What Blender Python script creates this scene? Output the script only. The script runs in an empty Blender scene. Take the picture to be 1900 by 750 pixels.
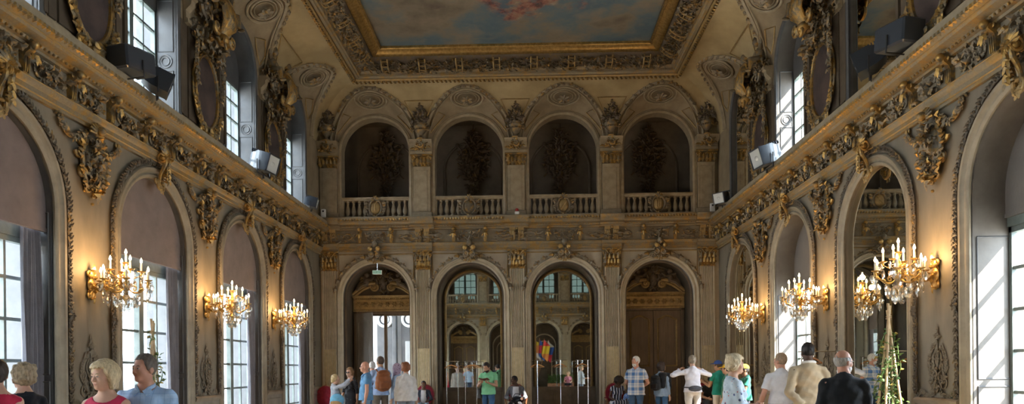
import bpy, math, random
import numpy as np
from mathutils import Vector, Matrix
PI = math.pi
SC = bpy.context.scene
COL = SC.collection
rng = random.Random(7)

# ------------------------------------------------------------------ camera geometry (metres; x across the hall, y down the hall, z up)
CAMX, CAMZ, YAW, ROLL, FPX = 0.298, 1.55, 0.024, 0.010, 1330.0
HALF, BACK, REAR = 6.04, 21.73, -4.60
BAYS = [-2.75, 0.95, 4.65, 8.35, 12.05, 15.75, 19.45]
PIERS = [-0.90, 2.80, 6.50, 10.20, 13.90, 17.60]
PIL = [-5.752, -2.896, -0.040, 2.816, 5.672]
ARC = [-4.324, -1.468, 1.388, 4.244]

def x_at(u, Y):                         # where a sight line crosses a given depth
    a = (u - 950.0) / FPX
    c, s = math.cos(YAW), math.sin(YAW)
    return CAMX + Y * (a * c - s) / (c + a * s)

# ------------------------------------------------------------------ mesh builder
class MB:
    def __init__(self):
        self.v = []; self.f = []; self.n = 0
    def add(self, V, F, m=0):
        V = np.asarray(V, float).reshape(-1, 3)
        F = np.asarray(F, int)
        if F.ndim == 1: F = F.reshape(1, -1)
        self.v.append(V); self.f.append((F + self.n, m)); self.n += len(V)
        return self
    def merge(self, o, T=None, m=None):
        for V in [np.concatenate(o.v)] if o.v else []:
            if T is not None:
                A = np.array(T)
                V = V @ A[:3, :3].T + A[:3, 3]
            for F, mm in o.f:
                self.f.append((F + self.n, mm if m is None else m))
            self.v.append(V); self.n += len(V)
        return self
    def mesh(self, name, mats, smooth=40):
        me = bpy.data.meshes.new(name)
        V = np.concatenate(self.v) if self.v else np.zeros((0, 3))
        loops = []; tot = []; mi = []
        for F, m in self.f:
            loops.append(F.ravel()); tot.append(np.full(len(F), F.shape[1])); mi.append(np.full(len(F), m))
        L = np.concatenate(loops); T = np.concatenate(tot); MI = np.concatenate(mi)
        S = np.concatenate([[0], np.cumsum(T)[:-1]])
        me.vertices.add(len(V)); me.vertices.foreach_set('co', V.astype(np.float32).ravel())
        me.loops.add(len(L)); me.loops.foreach_set('vertex_index', L.astype(np.int32))
        me.polygons.add(len(T)); me.polygons.foreach_set('loop_start', S.astype(np.int32))
        me.polygons.foreach_set('loop_total', T.astype(np.int32))
        me.polygons.foreach_set('material_index', MI.astype(np.int32))
        me.polygons.foreach_set('use_smooth', np.full(len(T), bool(smooth)))
        me.update(calc_edges=True)
        me.validate()
        if smooth and smooth < 180: me.set_sharp_from_angle(angle=math.radians(smooth))
        for m in (mats if isinstance(mats, (list, tuple)) else [mats]): me.materials.append(m)
        return me

def grid_faces(a, b, wrap_a=False, wrap_b=False):
    i = np.arange(a if wrap_a else a - 1)[:, None]; j = np.arange(b if wrap_b else b - 1)[None, :]
    i2 = (i + 1) % a; j2 = (j + 1) % b
    return np.stack(np.broadcast_arrays(i * b + j, i2 * b + j, i2 * b + j2, i * b + j2), -1).reshape(-1, 4)

def box(mb, x0, x1, y0, y1, z0, z1, m=0, bev=0.0):
    if bev <= 0:
        V = [(x, y, z) for x in (x0, x1) for y in (y0, y1) for z in (z0, z1)]
        mb.add(V, [(0, 1, 3, 2), (4, 6, 7, 5), (0, 4, 5, 1), (2, 3, 7, 6), (0, 2, 6, 4), (1, 5, 7, 3)], m)
        return mb
    b = min(bev, (x1 - x0) * .45, (y1 - y0) * .45, (z1 - z0) * .45)
    V = []
    for z, k in ((z0, b), (z0 + b, 0), (z1 - b, 0), (z1, b)):
        V += [(x0 + b + k * .6, y0 + k, z), (x1 - b - k * .6, y0 + k, z), (x1 - k, y0 + b + k * .6, z), (x1 - k, y1 - b - k * .6, z),
              (x1 - b - k * .6, y1 - k, z), (x0 + b + k * .6, y1 - k, z), (x0 + k, y1 - b - k * .6, z), (x0 + k, y0 + b + k * .6, z)]
    mb.add(V, grid_faces(4, 8, wrap_b=True), m)
    mb.add(V[:8], [tuple(range(7, -1, -1))], m); mb.add(V[24:], [tuple(range(8))], m)
    return mb

def frames(P):
    P = np.asarray(P, float)
    T = np.gradient(P, axis=0); T /= np.linalg.norm(T, axis=1)[:, None] + 1e-12
    a = np.array([0, 1, 0.0]) if abs(T[0][1]) < .9 else np.array([1, 0, 0.0])
    N = np.zeros_like(P); n = a - T[0] * a.dot(T[0]); n /= np.linalg.norm(n); N[0] = n
    for i in range(1, len(P)):
        n = N[i - 1] - T[i] * N[i - 1].dot(T[i]); l = np.linalg.norm(n)
        N[i] = n / l if l > 1e-9 else N[i - 1]
    return T, N, np.cross(T, N)

def tube(mb, P, r, k=6, m=0, caps=True, flat=1.0, closed=False):
    P = np.asarray(P, float); n = len(P)
    r = np.full(n, r) if np.isscalar(r) else np.interp(np.linspace(0, 1, n), np.linspace(0, 1, len(r)), r)
    T, N, B = frames(P)
    a = np.arange(k) * 2 * PI / k
    V = P[:, None, :] + r[:, None, None] * (np.cos(a)[None, :, None] * N[:, None, :] * flat + np.sin(a)[None, :, None] * B[:, None, :])
    mb.add(V.reshape(-1, 3), grid_faces(n, k, wrap_a=closed, wrap_b=True), m)
    if caps and not closed:
        mb.add(V[0], [tuple(range(k))], m); mb.add(V[-1], [tuple(range(k - 1, -1, -1))], m)
    return mb

def lathe(mb, prof, c=(0, 0, 0), k=12, m=0, sx=1, sy=1, a0=0, a1=2 * PI):
    prof = np.asarray(prof, float); full = abs(a1 - a0 - 2 * PI) < 1e-6
    a = a0 + np.arange(k if full else k + 1) * (a1 - a0) / k
    V = np.stack([prof[:, None, 0] * np.cos(a) * sx + c[0], prof[:, None, 0] * np.sin(a) * sy + c[1],
                  np.broadcast_to(prof[:, None, 1] + c[2], (len(prof), len(a)))], -1)
    mb.add(V.reshape(-1, 3), grid_faces(len(prof), len(a), wrap_b=full), m)
    return mb

_SPH = {}
def sph(k, l):
    if (k, l) not in _SPH:
        th = np.linspace(0.02, PI - .02, l + 1); a = np.arange(k) * 2 * PI / k
        V = np.stack([np.sin(th)[:, None] * np.cos(a), np.sin(th)[:, None] * np.sin(a), np.broadcast_to(np.cos(th)[:, None], (l + 1, k))], -1)
        _SPH[(k, l)] = (V.reshape(-1, 3), grid_faces(l + 1, k, wrap_b=True))
    return _SPH[(k, l)]
def ball(mb, c, r, k=8, l=5, m=0, R=None):
    V, F = sph(k, l)
    V = V * (np.array(r) if not np.isscalar(r) else r)
    if R is not None: V = V @ np.array(R).T
    mb.add(V + np.array(c), F, m); return mb

def unit(v):
    v = np.asarray(v, float); return v / (np.linalg.norm(v) + 1e-12)

_t = np.linspace(0, 1, 6)
_lw = np.sin(PI * _t ** .75) * (1 + .28 * np.cos(5 * PI * _t)) ; _lw[0] = .25; _lw[-1] = .04
_LF = grid_faces(6, 3)
def leaf(mb, base, d, nrm, L, W, curl=.25, m=0):
    d = unit(d); nrm = np.asarray(nrm, float); nrm = unit(nrm - d * d.dot(nrm)); s = np.cross(d, nrm)
    C = np.asarray(base, float) + d * (L * _t)[:, None] + nrm * (L * curl * (np.sin(PI * _t) + .5 * _t ** 3))[:, None]
    w = (_lw * W * .5)[:, None]
    V = np.stack([C - s * w - nrm * w * .25, C + nrm * w * .45, C + s * w - nrm * w * .25], 1)
    mb.add(V.reshape(-1, 3), _LF, m); return mb

def spiral(cx, cz, r, a0, turns, n=22, tight=.12):
    t = np.linspace(0, 1, n); a = a0 + turns * 2 * PI * t; rr = r * ((1 - t) * (1 - tight) + tight)
    return np.stack([cx + rr * np.cos(a), np.zeros(n), cz + rr * np.sin(a)], 1)
def scroll(mb, cx, cz, r, a0, turns, w, y=0.0, m=0, lift=.6, k=5):
    P = spiral(cx, cz, r, a0, turns); P[:, 1] = y + np.linspace(0, 1, len(P)) * w * lift
    tube(mb, P, [w, w * .9, w * .7, w * .5], k, m)
    ball(mb, (P[-1][0], P[-1][1], P[-1][2]), w * 1.0, 6, 4, m)
    return mb
def rosette(mb, c, r, n=6, m=0, y=(0, 1, 0)):
    c = np.asarray(c, float)
    for i in range(n):
        a = i * 2 * PI / n
        leaf(mb, c, (math.cos(a), .15, math.sin(a)), y, r, r * .85, .18, m)
    ball(mb, c + np.array(y) * r * .12, r * .26, 6, 4, m); return mb
def ellipse_path(cx, cz, rx, rz, n=28, a0=0, a1=2 * PI, y=0):
    a = np.linspace(a0, a1, n); return np.stack([cx + rx * np.cos(a), np.full(n, y), cz + rz * np.sin(a)], 1)
def garland(mb, P, size, r_, m=0, berries=True, step=1.0):
    P = np.asarray(P, float)
    seg = np.linalg.norm(np.diff(P, axis=0), axis=1); s = np.concatenate([[0], np.cumsum(seg)])
    n = max(2, int(s[-1] / (size * .55 * step)))
    for i in range(n):
        q = s[-1] * (i + .5) / n
        c = np.array([np.interp(q, s, P[:, k]) for k in range(3)])
        c2 = np.array([np.interp(min(q + .01, s[-1]), s, P[:, k]) for k in range(3)]); c1 = np.array([np.interp(max(q - .01, 0), s, P[:, k]) for k in range(3)])
        t = unit(c2 - c1); side = unit(np.cross(t, (0, 1, 0)))
        for sg in (-1, 1):
            leaf(mb, c, t * .8 + side * sg * r_.uniform(.5, 1.0) + np.array([0, .25, 0]), (0, 1, 0), size * r_.uniform(.7, 1.15), size * .5, .25, m)
        if berries and i % 2 == 0: ball(mb, c + np.array([0, size * .28, 0]), size * r_.uniform(.18, .28), 6, 4, m)
    return mb
def acanthus_scroll(mb, cx, cz, r, sgn, up, w, r_, m=0, y=.0):
    scroll(mb, cx, cz, r, (0 if sgn < 0 else PI) , -1.4 * sgn * up, w, y, m)
    for i in range(9):
        a = r_.uniform(0, 2 * PI); c = np.array([cx + r * .85 * math.cos(a), y + w * .4, cz + r * .85 * math.sin(a)])
        leaf(mb, c, (math.cos(a) - .7 * math.sin(a) * sgn, .3, math.sin(a) + .7 * math.cos(a) * sgn), (0, 1, 0), r * r_.uniform(.4, .75), r * .30, .3, m)
    rosette(mb, (cx, y + w * .6, cz), r * .32, 5, m); return mb
def cluster(mb, r_, w, h, d, n, size, m=0, taper=None):
    """a mound of carved leaves, fruit and volutes filling a w x h outline standing d proud of y=0"""
    n = int(n * 2.1); size = size * .66
    for i in range(n):
        v = r_.random(); half = w * .5 * (taper(v) if taper else math.sin(PI * (.08 + .84 * v)))
        x = r_.uniform(-1, 1) * half; z = v * h
        y = d * max(0.05, (1 - (x / (half + 1e-6)) ** 2)) * r_.uniform(.5, 1)
        q = r_.random(); s = size * r_.uniform(.7, 1.3)
        if q < .62: leaf(mb, (x, y, z), (x / (half + .01) + r_.uniform(-.6, .6), .35, r_.uniform(-.7, .9)), (0, 1, 0), s * 1.5, s * .75, .3, m)
        elif q < .85: ball(mb, (x, y, z), s * .34, 7, 5, m)
        else: scroll(mb, x, z, s * .5, r_.uniform(0, 6), r_.choice((-1.2, 1.2)), s * .13, y, m)
    return mb

# ------------------------------------------------------------------ walls: straight runs, arches, mouldings (local x along the wall, y into the hall, z up)
def arch_pts(xc, hw, z0, zs, n=24):
    a = np.linspace(PI, 0, n + 1)
    L = [(xc - hw, z0)] + [(xc + hw * math.cos(q), zs + hw * math.sin(q)) for q in a] + [(xc + hw, z0)]
    return np.array(L)
def arch_normals(hw, n=24):
    a = np.linspace(PI, 0, n + 1)
    return np.array([(-1, 0)] + [(math.cos(q), math.sin(q)) for q in a] + [(1, 0)], float)
def arch_sweep(mb, xc, hw, z0, zs, prof, n=24, m=0):
    """sweep a profile of (outward offset in the wall plane, y) along jambs and arch"""
    P = arch_pts(xc, hw, z0, zs, n); N = arch_normals(hw, n)
    prof = np.asarray(prof, float)
    V = np.stack([P[:, None, 0] + N[:, None, 0] * prof[None, :, 0], np.broadcast_to(prof[None, :, 1], (len(P), len(prof))), P[:, None, 1] + N[:, None, 1] * prof[None, :, 0]], -1)
    mb.add(V.reshape(-1, 3), grid_faces(len(P), len(prof)), m); return mb
def arch_wall(mb, x0, x1, z0, z1, ops, y=0.0, m=0, n=24):
    """ops: (xc, hw, sill, spring) arched holes"""
    def quad(a, b, c, d): mb.add([(a, y, c), (b, y, c), (b, y, d), (a, y, d)], [(0, 1, 2, 3)], m)
    cur = x0
    for xc, hw, sill, zs in sorted(ops):
        quad(cur, xc - hw, z0, z1); cur = xc + hw
        if sill > z0: quad(xc - hw, xc + hw, z0, sill)
        a = np.linspace(PI, 0, n + 1)
        lo = [(xc + hw * math.cos(q), y, zs + hw * math.sin(q)) for q in a]
        hi = [(p[0], y, z1) for p in lo]
        mb.add(np.array(lo + hi), np.array([(i, i + 1, n + 2 + i, n + 1 + i) for i in range(n)]), m)
    quad(cur, x1, z0, z1); return mb
def arch_disc(mb, xc, hw, z0, zs, y, m=0, n=24, zt=None):
    """a filled arched panel (from z0 up to the crown) built in vertical strips"""
    a = np.linspace(PI, 0, n + 1)
    lo = [(xc + hw * math.cos(q), y, z0) for q in a]; hi = [(xc + hw * math.cos(q), y, zs + hw * math.sin(q)) for q in a]
    mb.add(np.array(lo + hi), np.array([(i, i + 1, n + 2 + i, n + 1 + i) for i in range(n)]), m); return mb
def run(mb, prof, x0, x1, m=0, caps=True):
    """extrude a (y, z) profile along x"""
    prof = np.asarray(prof, float); k = len(prof)
    V = [(x, p[0], p[1]) for x in (x0, x1) for p in prof]
    mb.add(V, grid_faces(2, k), m)
    if caps:
        for x in (x0, x1): mb.add([(x, p[0], p[1]) for p in prof], [tuple(range(k))], m)
    return mb

# ------------------------------------------------------------------ objects
WALLS = {'left': ((-HALF, 0), -PI / 2, -1, 'y'), 'right': ((HALF, 0), PI / 2, 1, 'y'), 'back': ((0, BACK), PI, -1, 'x'), 'rear': ((0, REAR), 0.0, 1, 'x')}
def wall_loc(w, s, n=0.0, z=0.0):
    (x, y), r, sg, ax = WALLS[w]
    if w == 'left': return (x + n, s, z)
    if w == 'right': return (x - n, s, z)
    if w == 'back': return (s, y - n, z)
    return (s, y + n, z)
def link(o, parent=None):
    COL.objects.link(o)
    if parent is not None: o.parent = parent
    return o
def props(o, label=None, cat=None, group=None, kind=None):
    if label and len(label.split()) > 16: print('LONG LABEL', len(label.split()), label)
    if label: o['label'] = label
    if cat: o['category'] = cat
    if group: o['group'] = group
    if kind: o['kind'] = kind
    return o
def obj(name, mb, mats=None, parent=None, loc=(0, 0, 0), rz=0.0, smooth=40):
    me = mb.mesh(name, mats, smooth) if isinstance(mb, MB) else mb
    o = bpy.data.objects.new(name, me); o.location = loc; o.rotation_euler = (0, 0, rz)
    return link(o, parent)
def struct(name, mb, mats, w=None, s=0.0, n=0.0, z=0.0, parent=None, smooth=40):
    o = obj(name, mb, mats, parent, smooth=smooth)
    if w: o.location = wall_loc(w, s, n, z); o.rotation_euler = (0, 0, WALLS[w][1])
    if parent is None: o['kind'] = 'structure'
    return o
def thing(name, label, cat, loc=(0, 0, 0), rz=0.0, group=None):
    o = bpy.data.objects.new(name, None); o.empty_display_size = .1
    o.location = loc; o.rotation_euler = (0, 0, rz); link(o)
    return props(o, label, cat, group)
def on_wall(o, w, s, n=0.0, z=0.0):
    o.location = wall_loc(w, s, n, z); o.rotation_euler = (0, 0, WALLS[w][1]); return o
KIDS = {}
def kids(o): return [c for c in COL.objects if c.parent == o]
def dup(root, loc=None, rz=None, label=None, group=None):
    r = root.copy(); COL.objects.link(r)
    if loc is not None: r.location = loc
    if rz is not None: r.rotation_euler = (0, 0, rz)
    if label: r['label'] = label
    if group: r['group'] = group
    for ch in list(root.children):
        c = ch.copy(); COL.objects.link(c); c.parent = r
        for g in list(ch.children):
            d = g.copy(); COL.objects.link(d); d.parent = c
    return r
def dup_wall(root, w, s, n=0.0, z=0.0, label=None, group=None):
    r = dup(root, label=label, group=group); return on_wall(r, w, s, n, z)
ORD = ['first', 'second', 'third', 'fourth', 'fifth', 'sixth', 'seventh', 'eighth', 'ninth', 'tenth']
_tn = [0]
def trim_name():
    _tn[0] += 1; return 'trim_%d' % _tn[0]

# ------------------------------------------------------------------ materials
def nodes(name):
    m = bpy.data.materials.new(name); m.use_nodes = True
    nt = m.node_tree; return m, nt, nt.nodes['Principled BSDF']
def nd(nt, t, **kw):
    n = nt.nodes.new(t)
    for k, v in kw.items():
        if k in n.inputs: n.inputs[k].default_value = v
        else: setattr(n, k, v)
    return n
def rgba(c): return (c[0], c[1], c[2], 1)
def ramp(nt, fac, stops):
    r = nt.nodes.new('ShaderNodeValToRGB'); e = r.color_ramp.elements
    while len(e) < len(stops): e.new(.5)
    for q, (p, c) in zip(e, stops): q.position = p; q.color = rgba(c)
    nt.links.new(fac, r.inputs[0]); return r.outputs[0]
def mixc(nt, f, a, b, mode='MIX'):
    n = nt.nodes.new('ShaderNodeMix'); n.data_type = 'RGBA'; n.blend_type = mode
    for i, v in ((0, f), (6, a), (7, b)):
        if hasattr(v, 'is_linked') or hasattr(v, 'links'): nt.links.new(v, n.inputs[i])
        else: n.inputs[i].default_value = v if i == 0 else rgba(v)
    return n.outputs[2]
def coord(nt, sc=(1, 1, 1)):
    tc = nt.nodes.new('ShaderNodeTexCoord'); mp = nt.nodes.new('ShaderNodeMapping'); mp.inputs['Scale'].default_value = sc
    nt.links.new(tc.outputs['Object'], mp.inputs[0]); return mp.outputs[0]
def noise(nt, vec, scale, detail=4, rough=.6):
    n = nt.nodes.new('ShaderNodeTexNoise'); n.inputs['Scale'].default_value = scale; n.inputs['Detail'].default_value = detail; n.inputs['Roughness'].default_value = rough
    nt.links.new(vec, n.inputs['Vector']); return n.outputs['Fac']
def bump(nt, b, h, strength=.3, dist=.01):
    n = nt.nodes.new('ShaderNodeBump'); n.inputs['Strength'].default_value = strength; n.inputs['Distance'].default_value = dist
    nt.links.new(h, n.inputs['Height']); nt.links.new(n.outputs[0], b.inputs['Normal'])
def paint(name, c1, c2, rough=.6, scale=3.0, metal=0.0, stretch=(1, 1, 1), bs=.25, bscale=60, spec=.4, lo=.35, hi=.65):
    m, nt, b = nodes(name); v = coord(nt, stretch)
    f = noise(nt, v, scale, 6)
    nt.links.new(ramp(nt, f, [(lo, c1), (hi, c2)]), b.inputs['Base Color'])
    b.inputs['Roughness'].default_value = rough; b.inputs['Metallic'].default_value = metal; b.inputs['Specular IOR Level'].default_value = spec
    if bs: bump(nt, b, noise(nt, v, bscale, 3), bs, .004)
    return m
def gilded(name, base, gold, amount, rough=.5, scale=7.0, metal=.75):
    """painted plaster with worn gilding: gold leaf survives in patches"""
    m, nt, b = nodes(name); v = coord(nt)
    f = noise(nt, v, scale, 5, .65)
    lo = .72 - .5 * amount
    k = ramp(nt, f, [(lo - .05, (0, 0, 0)), (lo + .09, (1, 1, 1))])
    d = noise(nt, v, 30, 4)
    g2 = mixc(nt, d, tuple(x * .55 for x in gold), gold); b2 = mixc(nt, d, tuple(x * .6 for x in base), tuple(min(1, x * 1.25) for x in base))
    nt.links.new(mixc(nt, k, b2, g2), b.inputs['Base Color'])
    mm = nt.nodes.new('ShaderNodeMath'); mm.operation = 'MULTIPLY'; mm.inputs[1].default_value = metal
    nt.links.new(k, mm.inputs[0]); nt.links.new(mm.outputs[0], b.inputs['Metallic'])
    b.inputs['Roughness'].default_value = rough
    bump(nt, b, noise(nt, v, 45, 4), .4, .006); return m
def plain(name, c, rough=.5, metal=0.0, spec=.5, coat=0):
    m, nt, b = nodes(name); b.inputs['Base Color'].default_value = rgba(c); b.inputs['Roughness'].default_value = rough; b.inputs['Metallic'].default_value = metal
    b.inputs['Specular IOR Level'].default_value = spec; b.inputs['Coat Weight'].default_value = coat
    v = coord(nt); bump(nt, b, noise(nt, v, 90, 3), .08, .002)
    return m
def cloth(name, c, var=.25, rough=.85, scale=9.0, weave=260):
    m, nt, b = nodes(name); v = coord(nt)
    f = noise(nt, v, scale, 5)
    nt.links.new(ramp(nt, f, [(.3, tuple(x * (1 - var) for x in c)), (.7, tuple(min(1, x * (1 + var * .6)) for x in c))]), b.inputs['Base Color'])
    b.inputs['Roughness'].default_value = rough; b.inputs['Specular IOR Level'].default_value = .2; b.inputs['Sheen Weight'].default_value = .15
    bump(nt, b, noise(nt, v, 22, 4), .45, .012); return m
def emit(name, c, s):
    m = bpy.data.materials.new(name); m.use_nodes = True; nt = m.node_tree; nt.nodes.clear()
    e = nt.nodes.new('ShaderNodeEmission'); e.inputs[0].default_value = rgba(c); e.inputs[1].default_value = s
    o = nt.nodes.new('ShaderNodeOutputMaterial'); nt.links.new(e.outputs[0], o.inputs[0])
    return m
GOLD = (.62, .38, .11)
M = {}
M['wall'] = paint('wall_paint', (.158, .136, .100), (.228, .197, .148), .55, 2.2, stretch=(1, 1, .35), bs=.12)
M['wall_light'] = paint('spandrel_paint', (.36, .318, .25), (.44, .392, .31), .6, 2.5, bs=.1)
M['moulding'] = paint('moulding_paint', (.22, .188, .135), (.30, .258, .188), .5, 4, bs=.12)
M['moulding_end'] = paint('moulding_paint_lightened', (.38, .335, .248), (.48, .425, .32), .5, 4, bs=.12)  # brighter copy of the moulding paint, end-wall light put into its colour
M['moulding_gold'] = gilded('moulding_with_gilt_lines', (.25, .205, .135), (.46, .29, .10), .40, .5, 5.0, .5)
M['reveal'] = paint('grey_reveal_paint', (.075, .077, .082), (.105, .107, .112), .5, 3, bs=.1)
M['reveal_warm'] = paint('umber_reveal_paint', (.105, .092, .080), (.145, .13, .115), .5, 3, bs=.1)
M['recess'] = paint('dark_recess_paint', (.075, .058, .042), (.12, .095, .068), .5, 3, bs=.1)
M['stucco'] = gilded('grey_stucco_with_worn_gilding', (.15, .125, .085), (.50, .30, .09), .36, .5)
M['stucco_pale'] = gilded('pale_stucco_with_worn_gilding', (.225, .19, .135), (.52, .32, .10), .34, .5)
M['stucco_gold'] = gilded('gilded_stucco', (.16, .125, .07), (.56, .34, .10), .50, .42)
M['stucco_dark'] = gilded('dark_relief_plaster', (.125, .098, .072), (.26, .17, .065), .30, .6, metal=.4)
M['gold'] = paint('gold_leaf', (.40, .26, .08), (.66, .45, .18), .34, 14, metal=.8, bs=.25, bscale=30)
M['gold_dull'] = paint('dull_gold_paint', (.27, .19, .085), (.42, .29, .12), .5, 8, metal=.3, bs=.2)
M['flute_gold'] = paint('gilded_fluting', (.42, .33, .17), (.56, .45, .25), .45, 9, metal=.25, bs=.2)
M['cove'] = paint('cove_paint', (.33, .255, .135), (.46, .365, .205), .65, 1.3, bs=.2, bscale=25)
M['lunette'] = paint('lunette_paint', (.215, .168, .108), (.31, .25, .165), .65, 2.5, bs=.2)
M['loggia'] = paint('loggia_wall_paint', (.15, .125, .10), (.21, .175, .14), .7, 2, bs=.1)
M['stone'] = paint('balustrade_stone', (.27, .222, .148), (.37, .308, .212), .55, 6, bs=.15)
M['dado'] = paint('dado_paint', (.20, .17, .135), (.28, .24, .19), .5, 4, bs=.1)
M['blind'] = cloth('mauve_linen_blind', (.19, .155, .15), .18, .9, 3)
M['blind_grey'] = cloth('grey_linen_blind', (.14, .13, .122), .12, .9, 3)
M['curtain'] = cloth('slate_curtain_cloth', (.225, .225, .26), .2, .9, 3)
M['oval'] = paint('dark_medallion_canvas', (.035, .03, .032), (.10, .07, .065), .5, 2.5, bs=.1)
M['frame'] = paint('window_frame_paint', (.10, .125, .12), (.15, .18, .17), .45, 6, bs=.1)
M['door'] = paint('brown_door_paint', (.10, .07, .045), (.15, .105, .068), .45, 4, stretch=(4, 4, .5), bs=.15)
M['door_grey'] = paint('grey_door_paint', (.25, .25, .24), (.31, .31, .30), .45, 3, bs=.1)
M['white_wall'] = paint('pale_vestibule_paint', (.62, .65, .68), (.74, .77, .80), .6, 2, bs=.1)
M['black'] = plain('black_housing', (.02, .021, .024), .42)
M['speaker'] = plain('black_lacquer_window_blue', (.035, .045, .062), .28, coat=.5)  # black cabinets with the blue window light put into the colour
M['garland'] = gilded('dark_garland_plaster', (.085, .068, .046), (.42, .26, .08), .24, .55, metal=.5)
M['stucco_flat'] = paint('low_relief_plaster', (.13, .108, .078), (.20, .165, .115), .6, 9, bs=.3)
M['steel'] = plain('chrome_tube', (.72, .73, .75), .18, 1.0)
M['white'] = plain('white_plastic', (.75, .75, .73), .4)
M['red_plastic'] = plain('red_plastic', (.35, .03, .03), .4)
M['candle'] = plain('ivory_candle', (.85, .80, .68), .5)
M['hanger'] = paint('varnished_hanger_wood', (.45, .22, .08), (.60, .32, .13), .35, 10)
M['wood'] = paint('walnut_chair_frame', (.20, .085, .04), (.30, .14, .065), .35, 10)
M['velvet'] = cloth('crimson_velvet', (.22, .015, .03), .35, .8)
M['bamboo'] = paint('bamboo_cane', (.42, .29, .15), (.58, .42, .24), .5, 12)
M['leaf'] = paint('climber_leaf', (.045, .10, .022), (.12, .20, .05), .5, 20, bs=0)
M['leaf_yellow'] = paint('yellowed_leaf', (.30, .22, .04), (.38, .30, .07), .5, 20, bs=0)
M['terracotta'] = paint('planter_wood', (.22, .10, .05), (.30, .15, .08), .6, 8)
def _mirror():
    m, nt, b = nodes('old_mirror_glass'); b.inputs['Base Color'].default_value = (.84, .86, .80, 1); b.inputs['Metallic'].default_value = 1; b.inputs['Roughness'].default_value = .015
    return m
M['mirror'] = _mirror()
def _glass():
    m = bpy.data.materials.new('window_glass'); m.use_nodes = True; nt = m.node_tree; nt.nodes.clear()
    t = nt.nodes.new('ShaderNodeBsdfTransparent'); t.inputs[0].default_value = (.96, .98, .98, 1)
    g = nt.nodes.new('ShaderNodeBsdfGlossy'); g.inputs['Roughness'].default_value = .02
    x = nt.nodes.new('ShaderNodeMixShader'); o = nt.nodes.new('ShaderNodeOutputMaterial')
    x.inputs[0].default_value = .05; nt.links.new(t.outputs[0], x.inputs[1]); nt.links.new(g.outputs[0], x.inputs[2]); nt.links.new(x.outputs[0], o.inputs[0])
    return m
M['glass'] = _glass()
def _crystal():
    m = bpy.data.materials.new('cut_crystal'); m.use_nodes = True; nt = m.node_tree; nt.nodes.clear()
    t = nt.nodes.new('ShaderNodeBsdfTransparent'); t.inputs[0].default_value = (.93, .95, .95, 1)
    g = nt.nodes.new('ShaderNodeBsdfGlossy'); g.inputs['Roughness'].default_value = .08; g.inputs[0].default_value = (1, .98, .95, 1)
    x = nt.nodes.new('ShaderNodeMixShader'); x.inputs[0].default_value = .5; o = nt.nodes.new('ShaderNodeOutputMaterial')
    nt.links.new(t.outputs[0], x.inputs[1]); nt.links.new(g.outputs[0], x.inputs[2]); nt.links.new(x.outputs[0], o.inputs[0])
    return m
M['crystal'] = _crystal()
M['bulb'] = emit('lit_candle_bulb', (1.0, .72, .38), 40)
try: M['bulb'].cycles.emission_sampling = 'NONE'
except Exception: pass
def _parquet():
    m, nt, b = nodes('oak_parquet'); v = coord(nt)
    br = nt.nodes.new('ShaderNodeTexBrick'); br.inputs['Scale'].default_value = 2.2; br.inputs['Mortar Size'].default_value = .006; br.offset = .5
    br.inputs[1].default_value = rgba((.46, .31, .17)); br.inputs[2].default_value = rgba((.54, .37, .21)); br.inputs[3].default_value = rgba((.12, .07, .04))
    nt.links.new(v, br.inputs[0]); nt.links.new(br.outputs[0], b.inputs['Base Color']); b.inputs['Roughness'].default_value = .35
    return m
M['floor'] = _parquet()
# ------------------------------------------------------------------ shell
SPL, HWL = 3.75, 1.08            # side wall lower openings: spring height, half width
SPU, HWU, SILLU = 8.38, 0.82, 6.10
SPE, HWE = 3.78, 1.02            # end wall lower arches
SPG, HWG = 8.20, 1.03            # gallery arches
RWIN = (1, 3, 5)                 # bays of the right wall that are windows; the others carry mirrors
NDEEP = {'left': 0.30, 'right': 0.52}
RECESS = 1.15

fl = MB(); box(fl, -7.2, 7.2, REAR - 2, BACK + 5.6, -.3, 0)
struct('floor', fl, M['floor'])

def is_win(w, i): return w == 'left' or i in RWIN
for w in ('left', 'right'):
    sg = WALLS[w][2]
    mb = MB(); ends = sorted((sg * (REAR - .02), sg * (BACK + .02)))
    low = [(sg * b, HWL, 0.12, SPL) for b in BAYS]; up = [(sg * b, HWU, SILLU, SPU) for b in BAYS]
    arch_wall(mb, ends[0], ends[1], 0, 5.42, low)
    arch_wall(mb, ends[0], ends[1], 5.42, 10.4, up, m=1)
    for i, b in enumerate(BAYS):
        d = -.75 if is_win(w, i) else -.10
        arch_sweep(mb, sg * b, HWL, .12, SPL, [(0, 0), (0, d)], m=2 if is_win(w, i) else 0)
        mb.add([(sg * b - HWL, 0, .12), (sg * b + HWL, 0, .12), (sg * b + HWL, d, .12), (sg * b - HWL, d, .12)], [(0, 1, 2, 3)], 2)
        d = -.75 if is_win(w, i) else -.10
        arch_sweep(mb, sg * b, HWU, SILLU, SPU, [(0, 0), (0, d)], m=2)
        mb.add([(sg * b - HWU, 0, SILLU), (sg * b + HWU, 0, SILLU), (sg * b + HWU, d, SILLU), (sg * b - HWU, d, SILLU)], [(0, 1, 2, 3)], 2)
    # outer skin of the thick wall
    wi = [i for i in range(7) if is_win(w, i)]
    o0, o1 = sorted((sg * (REAR - 2), sg * (BACK + 1.2)))
    arch_wall(mb, o0, o1, -1, 5.42, [(sg * BAYS[i], HWL, .12, SPL) for i in wi], y=-.75, m=2)
    arch_wall(mb, *sorted((sg * (REAR - 2.2), sg * (BACK + 2.2))), 5.42, 11, [(sg * BAYS[i], HWU, SILLU, SPU) for i in wi], y=-.75, m=2)
    struct('wall_' + w, mb, [M['wall'], M['lunette'], M['reveal'] if w == 'left' else M['reveal_warm']], w)

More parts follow.
